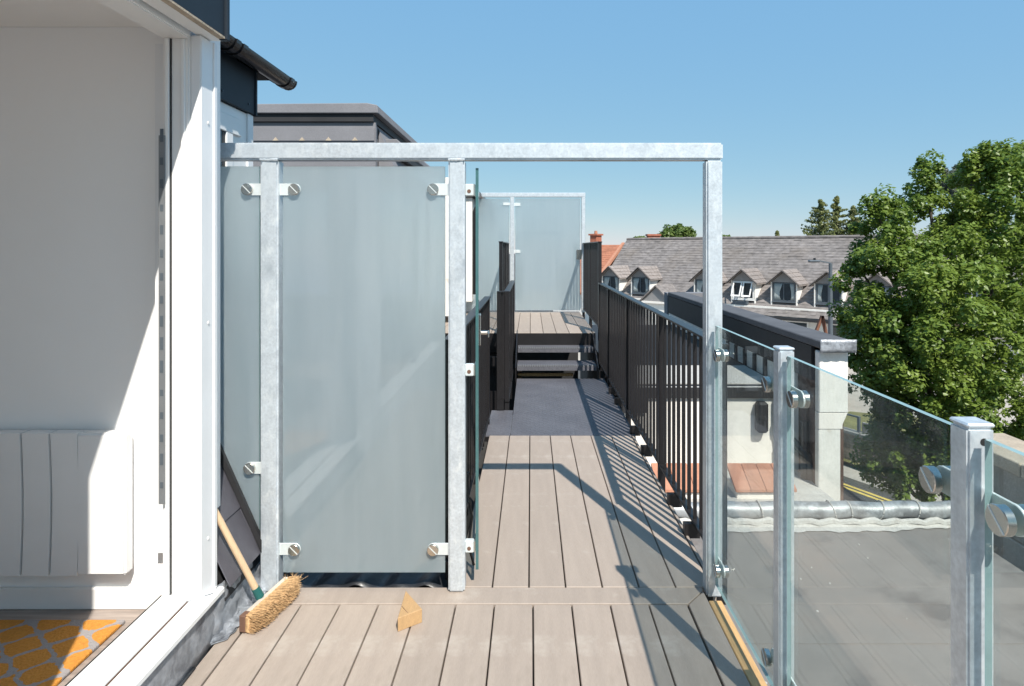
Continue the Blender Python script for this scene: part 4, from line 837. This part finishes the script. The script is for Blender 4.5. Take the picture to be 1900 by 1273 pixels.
def dormer(u, open_=False, cur=1, w=1.25):
    y0 = 0.35; z0 = 2.9; zt = 3.93; hw = w / 2
    ym = lambda z: (z - (EZ - .23)) / ((RH - EZ + .23) / (RD + .25)) - .25        # where the main roof is at height z
    c = MB()
    for sx in (-1, 1):
        x = u + sx * (hw + 0.10); xi = u + sx * (hw + 0.03)
        c.prism([(y0, z0 - 0.35), (y0, zt + 0.02), (ym(zt) + .1, zt + 0.02)], 'x', min(x, xi), max(x, xi))
    d0 = c.build('dormer', 'whiterender', hs, local=True)
    fr = MB(); fr.box(u - hw - .02, u + hw + .02, y0 - 0.03, y0 + 0.02, z0 - 0.09, z0 - 0.01); fr.box(u - hw, u - hw + .06, y0 - .01, y0 + .03, z0, zt); fr.box(u + hw - .06, u + hw, y0 - .01, y0 + .03, z0, zt); fr.box(u - .025, u + .025, y0 - .01, y0 + .03, z0, zt); fr.box(u - hw + .0605, u + hw - .0605, y0 - .01, y0 + .03, zt - .05, zt); fr.box(u - hw + .0605, u + hw - .0605, y0 - .01, y0 + .03, z0, z0 + .05)
    fr.build('window_frame', 'white' if open_ else 'lamp', d0, local=True)
    hb('window_pane', 'pane', d0, u - hw + .06, u + hw - .06, y0 + .031, y0 + .04, z0 + .02, zt - .02)
    if cur:
        for sx, ww in ((-1, .42), (1, .20)) if cur == 1 else ((-1, .25),):
            x0 = u + sx * (hw - .08); x1 = u + sx * (hw - .08 - ww)
            sheet('curtain', lambda a, b, x0=x0, x1=x1: (x0 + (x1 - x0) * a * (1 - .35 * (1 - abs(2 * b - .7))), y0 + .024 + .006 * math.sin(a * 30), z0 + .06 + (zt - z0 - .12) * b), 16, 4, 'curtain', d0).data.transform(MW[hs.name])
            hb_ = d0.children[-1]
    if open_:
        for sx in (-1, 1):
            b = MB(); xa, xb = u + (0.03 if sx > 0 else -hw + .05), u + (hw - .05 if sx > 0 else -.03)
            for x0, x1, t0, t1 in ((xa, xa + .07, 0, 1), (xb - .07, xb, 0, 1), (xa + .0705, xb - .0705, 0, .08), (xa + .0705, xb - .0705, .92, 1)):
                za, zb_ = zt - 0.03 - 0.85 * t0, zt - .03 - .85 * t1; ya, yb = y0 - .03 - .42 * t0, y0 - .03 - .42 * t1
                b.add([(x0, ya, za), (x1, ya, za), (x1, yb, zb_), (x0, yb, zb_), (x0, ya + .04, za + .02), (x1, ya + .04, za + .02), (x1, yb + .04, zb_ + .02), (x0, yb + .04, zb_ + .02)], [(0, 1, 2, 3), (7, 6, 5, 4), (0, 4, 5, 1), (1, 5, 6, 2), (2, 6, 7, 3), (3, 7, 4, 0)])
            b.build('open_sash', 'white', d0, local=True)
        pl = hb('window_box', 'lamp', d0, u - .55, u + .35, y0 - .25, y0 - .05, z0 - .32, z0 - .13)
    ap = zt + 0.72; ov = hw + 0.30
    MB().prism([(u - hw - .05, zt + 0.02), (u + hw + .05, zt + 0.02), (u, ap - .12)], 'y', y0 - 0.03, y0 + 0.03).build('gable_board', 'gablegrey', d0, local=True)
    for sx in (-1, 1):
        b = MB(); e = Vector((u + sx * ov, y0 - 0.28, zt - 0.10)); r_ = Vector((u, y0 - 0.28, ap)); e2 = Vector((u + sx * ov, ym(zt - .10) + .12, zt - .10)); r2 = Vector((u, ym(ap) + .15, ap)); dn = Vector((0, 0, -.07))
        b.add([e, r_, r2, e2, e + dn, r_ + dn, r2 + dn, e2 + dn], [(0, 1, 2, 3), (7, 6, 5, 4), (0, 4, 5, 1), (1, 5, 6, 2), (2, 6, 7, 3), (3, 7, 4, 0)])
        n_t = 4
        for r in range(n_t):
            for k in range(5):
                def pt(a, bq): return (e.lerp(r_, a)).lerp(e2.lerp(r2, a), bq)
                a0, a1 = r / n_t, (r + 1) / n_t; b0, b1 = k / 5 + .004, (k + 1) / 5 - .004; nrm = Vector((sx * .62, 0, .78)); h = .03 + random.uniform(0, .012)
                b.add([pt(a0, b0) + nrm * h, pt(a0, b1) + nrm * h, pt(a1, b1) + nrm * .008, pt(a1, b0) + nrm * .008, pt(a0, b0), pt(a0, b1)], [(0, 1, 2, 3), (4, 5, 1, 0), (0, 3, 4), (1, 5, 2)])
        b.build('dormer_roof', 'dormertile', d0, local=True)
        MB().bar((u + sx * (ov - .02), y0 - .292, zt - .14), (u + sx * .01, y0 - .292, ap - .07), 0.022, 0.13, up=(0, -1, 0)).build('bargeboard', 'darkroof', d0, local=True)
for u, op, cu in ((-11.6, False, 1), (-9.26, False, 1), (-4.72, False, 1), (-2.33, True, 0), (0.0, False, 1), (2.33, False, 2), (4.65, False, 1), (6.98, False, 1), (9.3, False, 1)): dormer(u, op, cu)
# low porch gable between the dormers
pg = MB().prism([(-8.45, 2.5), (-6.35, 2.5), (-7.4, 3.42)], 'y', -0.85, -0.80).build('porch', 'gablegrey', hs, local=True)
for sx in (-1, 1):
    e = Vector((-7.4 + sx * 1.3, -1.0, 2.40)); r_ = Vector((-7.4, -1.0, 3.56)); b = MB(); dn = Vector((0, 0, -.08)); e2 = e + Vector((0, 1.2, 0)); r2 = r_ + Vector((0, 2.6, 0))
    b.add([e, r_, r2, e2, e + dn, r_ + dn, r2 + dn, e2 + dn], [(0, 1, 2, 3), (7, 6, 5, 4), (0, 4, 5, 1), (1, 5, 6, 2), (2, 6, 7, 3), (3, 7, 4, 0)]); b.build('porch_roof', 'rooftile', pg, local=True)
hb('porch_beam', 'cream', pg, -8.4, -6.4, -0.95, -0.86, 2.40, 2.52)
hb('porch_wall', 'whiterender', pg, -8.3, -6.5, -0.8, 0.1, 0, 2.39)
for u in (-2.4, 0.6, 3.2, 6.0): 
    wn_ = hb('ground_window', 'white', hs, u - .8, u + .8, 0.06, 0.1195, 0.75, 1.85); hb('window_pane', 'pane', wn_, u - .72, u + .72, 0.052, 0.0595, 0.82, 1.78)
# red-tiled house beyond the left gable
rh = thing('red_roof_house', 'red tiled house with brick chimney left of the long grey roof', 'house', (14, 34, GZ), rz=HA)
rfl = MB().prism([(-0.2, 2.7), (4.4, 6.12), (9.0, 2.7), (9.0, 2.6), (4.4, 6.02), (-0.2, 2.6)], 'x', -16.6, UL - .35).build('roof', 'redtile', rh, local=True)
courses(-16.6, UL - .36, -0.2, 2.7, 5.7, 0.24, 0.42, 'redtile', rfl, 'roof_tiles', slope=(4.6 / 5.732, 3.42 / 5.732))
MB().bar((UL - .24, -0.3, 2.72), (UL - .24, 4.4, 6.22), 0.22, 0.2).build('parapet_strip', 'terra', rh, local=True)
hb('house_wall', 'cream', rh, -16.5, UL - .02, 0.1, 8.8, 0, 2.65)
ch = hb('chimney', 'redbrick', rh, -15.95, -15.35, 4.0, 4.7, 5.8, 6.85)
hb('chimney_cap', 'redbrick', ch, -16.05, -15.25, 3.9, 4.8, 6.851, 6.98); MB().tube((-15.65, 4.35, 6.98), (-15.65, 4.35, 7.22), 0.14, 0.11, 10).build('chimney_pot', 'terra', ch, local=True)
bc = thing('brick_chimney', 'small red brick chimney poking above the grey ridge beside round tree', 'chimney', at(1212, 440, 52))
MB().box(-0.5, 0.5, -0.4, 0.4, -4.0, 0.1).build('stack', 'redbrick', bc, local=True); MB().box(-0.58, 0.58, -0.48, 0.48, 0.101, 0.25).build('cap', 'redbrick', bc, local=True)

# ================================================================== STREET LAMP
lp = thing('street_lamp', 'grey street lamp with side arm in front of the dormer houses', 'street lamp', (12.3, 25, GZ))
MB().path([(12.3, 25, GZ), (12.3, 25, GZ + 2.0), (12.3, 25, GZ + 5.25)], [0.10, 0.095, 0.07], 10).build('pole', 'lamp', lp, smooth=True)
MB().bar((12.3, 25, GZ + 5.26), (11.75, 24.9, GZ + 5.36), 0.06, 0.05).build('arm', 'lamp', lp)
MB().box(11.35, 11.8, 24.8, 25.0, GZ + 5.30, GZ + 5.39).build('lamp_head', 'lamp', lp, bevel=0.03); MB().tube((11.6, 24.9, GZ + 5.39), (11.6, 24.9, GZ + 5.47), 0.05, n=8).build('sensor', 'soil', lp)
bb = MB().bar((11.55, 25.4, GZ + 1.5), (12.15, 25.4, GZ + 3.05), 0.13, 0.10).bar((12.15, 25.4, GZ + 3.05), (12.4, 25.4, GZ + 1.9), 0.13, 0.10).build('roof_strut', 'rust'); tag(bb, 'rusty brown angled strut beside the street lamp', 'strut')

# ================================================================== TREES
def leaves(centers, n, size, spread, up_bias=0.55, folded=True):
    """n leaf faces round each (centre, radius): numpy arrays of verts and faces"""
    V = []; 
    cs_ = np.array([c[0] for c in centers]); rs = np.array([c[1] for c in centers])
    idx = np.repeat(np.arange(len(cs_)), n); k = len(idx)
    dirs = rng.normal(size=(k, 3)); dirs /= np.linalg.norm(dirs, axis=1)[:, None]
    rad = rs[idx] * rng.uniform(0.25, 1.0, k) ** 0.5
    pos = cs_[idx] + dirs * rad[:, None] * spread
    nrm = dirs * 0.6 + rng.normal(size=(k, 3)) * 0.45; nrm[:, 2] += up_bias; nrm /= np.linalg.norm(nrm, axis=1)[:, None]
    t = np.cross(nrm, rng.normal(size=(k, 3))); t /= np.linalg.norm(t, axis=1)[:, None]; b = np.cross(nrm, t)
    s = size * rng.uniform(0.6, 1.25, k)[:, None]
    tip = pos + t * s; base = pos - t * s * .8; l = pos + b * s * .55 - nrm * s * .18 + t * s * .1; r = pos - b * s * .55 - nrm * s * .18 + t * s * .1
    v = np.stack([base, r, tip, l], 1).reshape(-1, 3)
    f = np.empty((k * 2, 3), int); q = np.arange(k) * 4
    f[0::2] = np.stack([q, q + 1, q + 2], 1); f[1::2] = np.stack([q, q + 2, q + 3], 1)
    return v, f
def tri_obj(name, v, f, m, parent, kind='stuff'):
    me = bpy.data.meshes.new(name); me.vertices.add(len(v)); me.vertices.foreach_set('co', (v - np.array(MW[parent.name].translation)).astype('f').ravel())
    me.loops.add(len(f) * 3); me.loops.foreach_set('vertex_index', f.astype('i').ravel()); me.polygons.add(len(f)); me.polygons.foreach_set('loop_start', np.arange(len(f), dtype='i') * 3)
    me.update(calc_edges=True); me.validate(); me.materials.append(M[m]); o = put(name, me, parent); o['kind'] = kind; return o
# big tree at the right
TY = 9.6; TK = TY / 13.5
tr_ = thing('broadleaf_tree', 'large bright green broadleaf tree standing by the road at right', 'tree', (6.7, TY, GZ))
lobes = [(1768, 392, 58, .2), (1905, 305, 55, .2), (1940, 350, 70, .2), (1838, 282, 40, .1), (1805, 310, 36, .1), (1830, 400, 70, -.3), (1740, 460, 60, -.5), (1845, 300, 50, .1), (1815, 350, 60, .3), (1880, 345, 70, -.2), (1716, 322, 40, 0), (1704, 375, 50, .2), (1772, 432, 52, .6), (1650, 400, 52, 0), (1625, 390, 34, -.2), (1690, 450, 70, -.4),
         (1620, 450, 42, .2), (1780, 450, 80, .1), (1860, 430, 90, .3), (1640, 520, 62, -.5), (1590, 490, 26, 0), (1720, 530, 85, -.9), (1810, 540, 95, -.4), (1890, 540, 90, .2), (1625, 590, 60, -.3), (1600, 600, 34, .4),
         (1690, 620, 85, -1.0), (1780, 640, 95, -.8), (1870, 650, 95, -.3), (1940, 450, 90, .4), (1960, 580, 100, .3), (1640, 665, 62, -.5), (1610, 690, 38, 0), (1700, 710, 80, -.8), (1780, 740, 90, -.7), (1870, 760, 90, -.2), (1640, 720, 42, .3),
         (1660, 770, 50, -.2), (1720, 800, 75, -.5), (1790, 830, 80, -.3), (1630, 850, 44, -.1), (1680, 860, 56, -.4), (1740, 880, 60, -.3), (1690, 900, 34, -.5), (1800, 890, 60, 0), (1655, 820, 40, .1), (1606, 555, 30, .3), (1575, 590, 20, .3)]
cent = []; lob = []
for px, py, rp, dy in lobes:
    if py < 440: rp -= 15                             # loose, separate tops
    c = np.array(at(px, py, TY + dy * 1.1)); r = rp * TY / F; lob.append((c, r))
    for _ in range(int(6 + rp * rp / 235)):
        dv = rng.normal(size=3); dv /= np.linalg.norm(dv); dv[1] *= 1.15
        cent.append((c + dv * r * rng.uniform(0.45, 1.08), rng.uniform(0.13, 0.30) * TK))
v, f = leaves(cent, 118, 0.060 * TK, 1.0, up_bias=.7)
tri_obj('crown', v, f, 'leaf', tr_)
b_ = MB(); base = Vector((6.7, TY, GZ)); b_.path([base, base + Vector((0.1, 0.1, 2.0)), base + Vector((0.0, 0.2, 3.6)), base + Vector((0.2, 0.2, 5.2)), base + Vector((0.4, 0.2, 6.8))], [.22, .18, .13, .08, .03], 10)
for c, r in lob[::2]:
    st_ = base + Vector((0.05, 0.15, max(1.6, min(6.0, (c[2] - GZ) * .62)))); e_ = Vector(c); md = st_.lerp(e_, .5) + Vector((0, 0, -.15))
    b_.path([st_, md, e_], [.055, .035, .013], 6)
b_.build('trunk', 'bark', tr_, smooth=True)
def round_tree(px, py, w, h, Y, label, m='leaf2', n=60, size=.16, name='broadleaf_tree', lob_n=26):
    c = at(px, py, Y); t = thing(name, label, 'tree', (c.x, Y, GZ)); k = Y / F; cen = []
    for _ in range(lob_n):
        dv = rng.normal(size=3); dv /= np.linalg.norm(dv); cen.append((np.array(c) + dv * np.array([w * k, w * k, h * k]) * rng.uniform(.35, .95), rng.uniform(.18, .34) * w * k))
    v, f = leaves(cen, n, size, 1.0); tri_obj('crown', v, f, m, t)
    MB().path([(c.x, Y, GZ), (c.x, Y, c.z)], [.3, .12], 8).build('trunk', 'bark', t); return t
round_tree(1254, 441, 34, 24, 62, 'small round green tree above the middle of the grey ridge', size=.20, n=120, lob_n=40)
round_tree(1188, 446, 16, 7, 66, 'tiny dark treetop beside the small brick chimney', n=60, size=.2)
round_tree(1345, 442, 12, 5, 66, 'tiny treetop just right of the tall steel post', n=60, size=.2)
round_tree(1890, 300, 40, 36, 40, 'grey green tree crown behind the large tree at right edge', m='leaf3', n=130, size=.15, lob_n=40)
round_tree(1772, 335, 30, 38, 40, 'hazy grey green treetop between two tops of the large tree', m='leaf3', n=190, size=.12, lob_n=34)
def conifer(px, ptop, pbase, wpx, Y, label):
    p = at(px, ptop, Y); k = Y / F; t = thing('conifer', label, 'tree', (p.x, Y, GZ), group=None); zb = at(px, pbase, Y).z - 3.0
    MB().path([(p.x, Y, GZ), (p.x, Y, p.z - .1)], [.28, .03], 8).build('trunk', 'bark', t)
    cen = []; H = p.z - zb
    for i in range(26):
        a = i / 25; z = p.z - H * a ** 1.1; rad = wpx * k * (0.10 + 0.90 * min(1, a * 1.9)) ; nb_ = 3 + int(4 * min(1, a * 2))
        for j in range(nb_):
            th = rng.uniform(0, 6.28); L_b = rad * rng.uniform(.55, 1.35)
            for q in np.linspace(.15, 1, 6):
                cen.append((np.array([p.x + math.cos(th) * L_b * q, Y + math.sin(th) * L_b * q, z + 0.25 * q * q * L_b - .12 * q]), 0.10 + .08 * (1 - q)))
    v, f = leaves(cen, 15, .085, 1.0, up_bias=.5); tri_obj('crown', v, f, 'needle', t)
conifer(1522, 372, 440, 34, 48, 'tall pointed conifer rising above the grey roof ridge, leftmost of three'); conifer(1553, 366, 440, 30, 50, 'tallest middle conifer of three above the grey roof ridge'); conifer(1584, 384, 440, 28, 49, 'conifer nearest the large tree above the roof ridge')
conifer(1442, 430, 442, 10, 56, 'low conifer tip barely above the grey roof ridge')
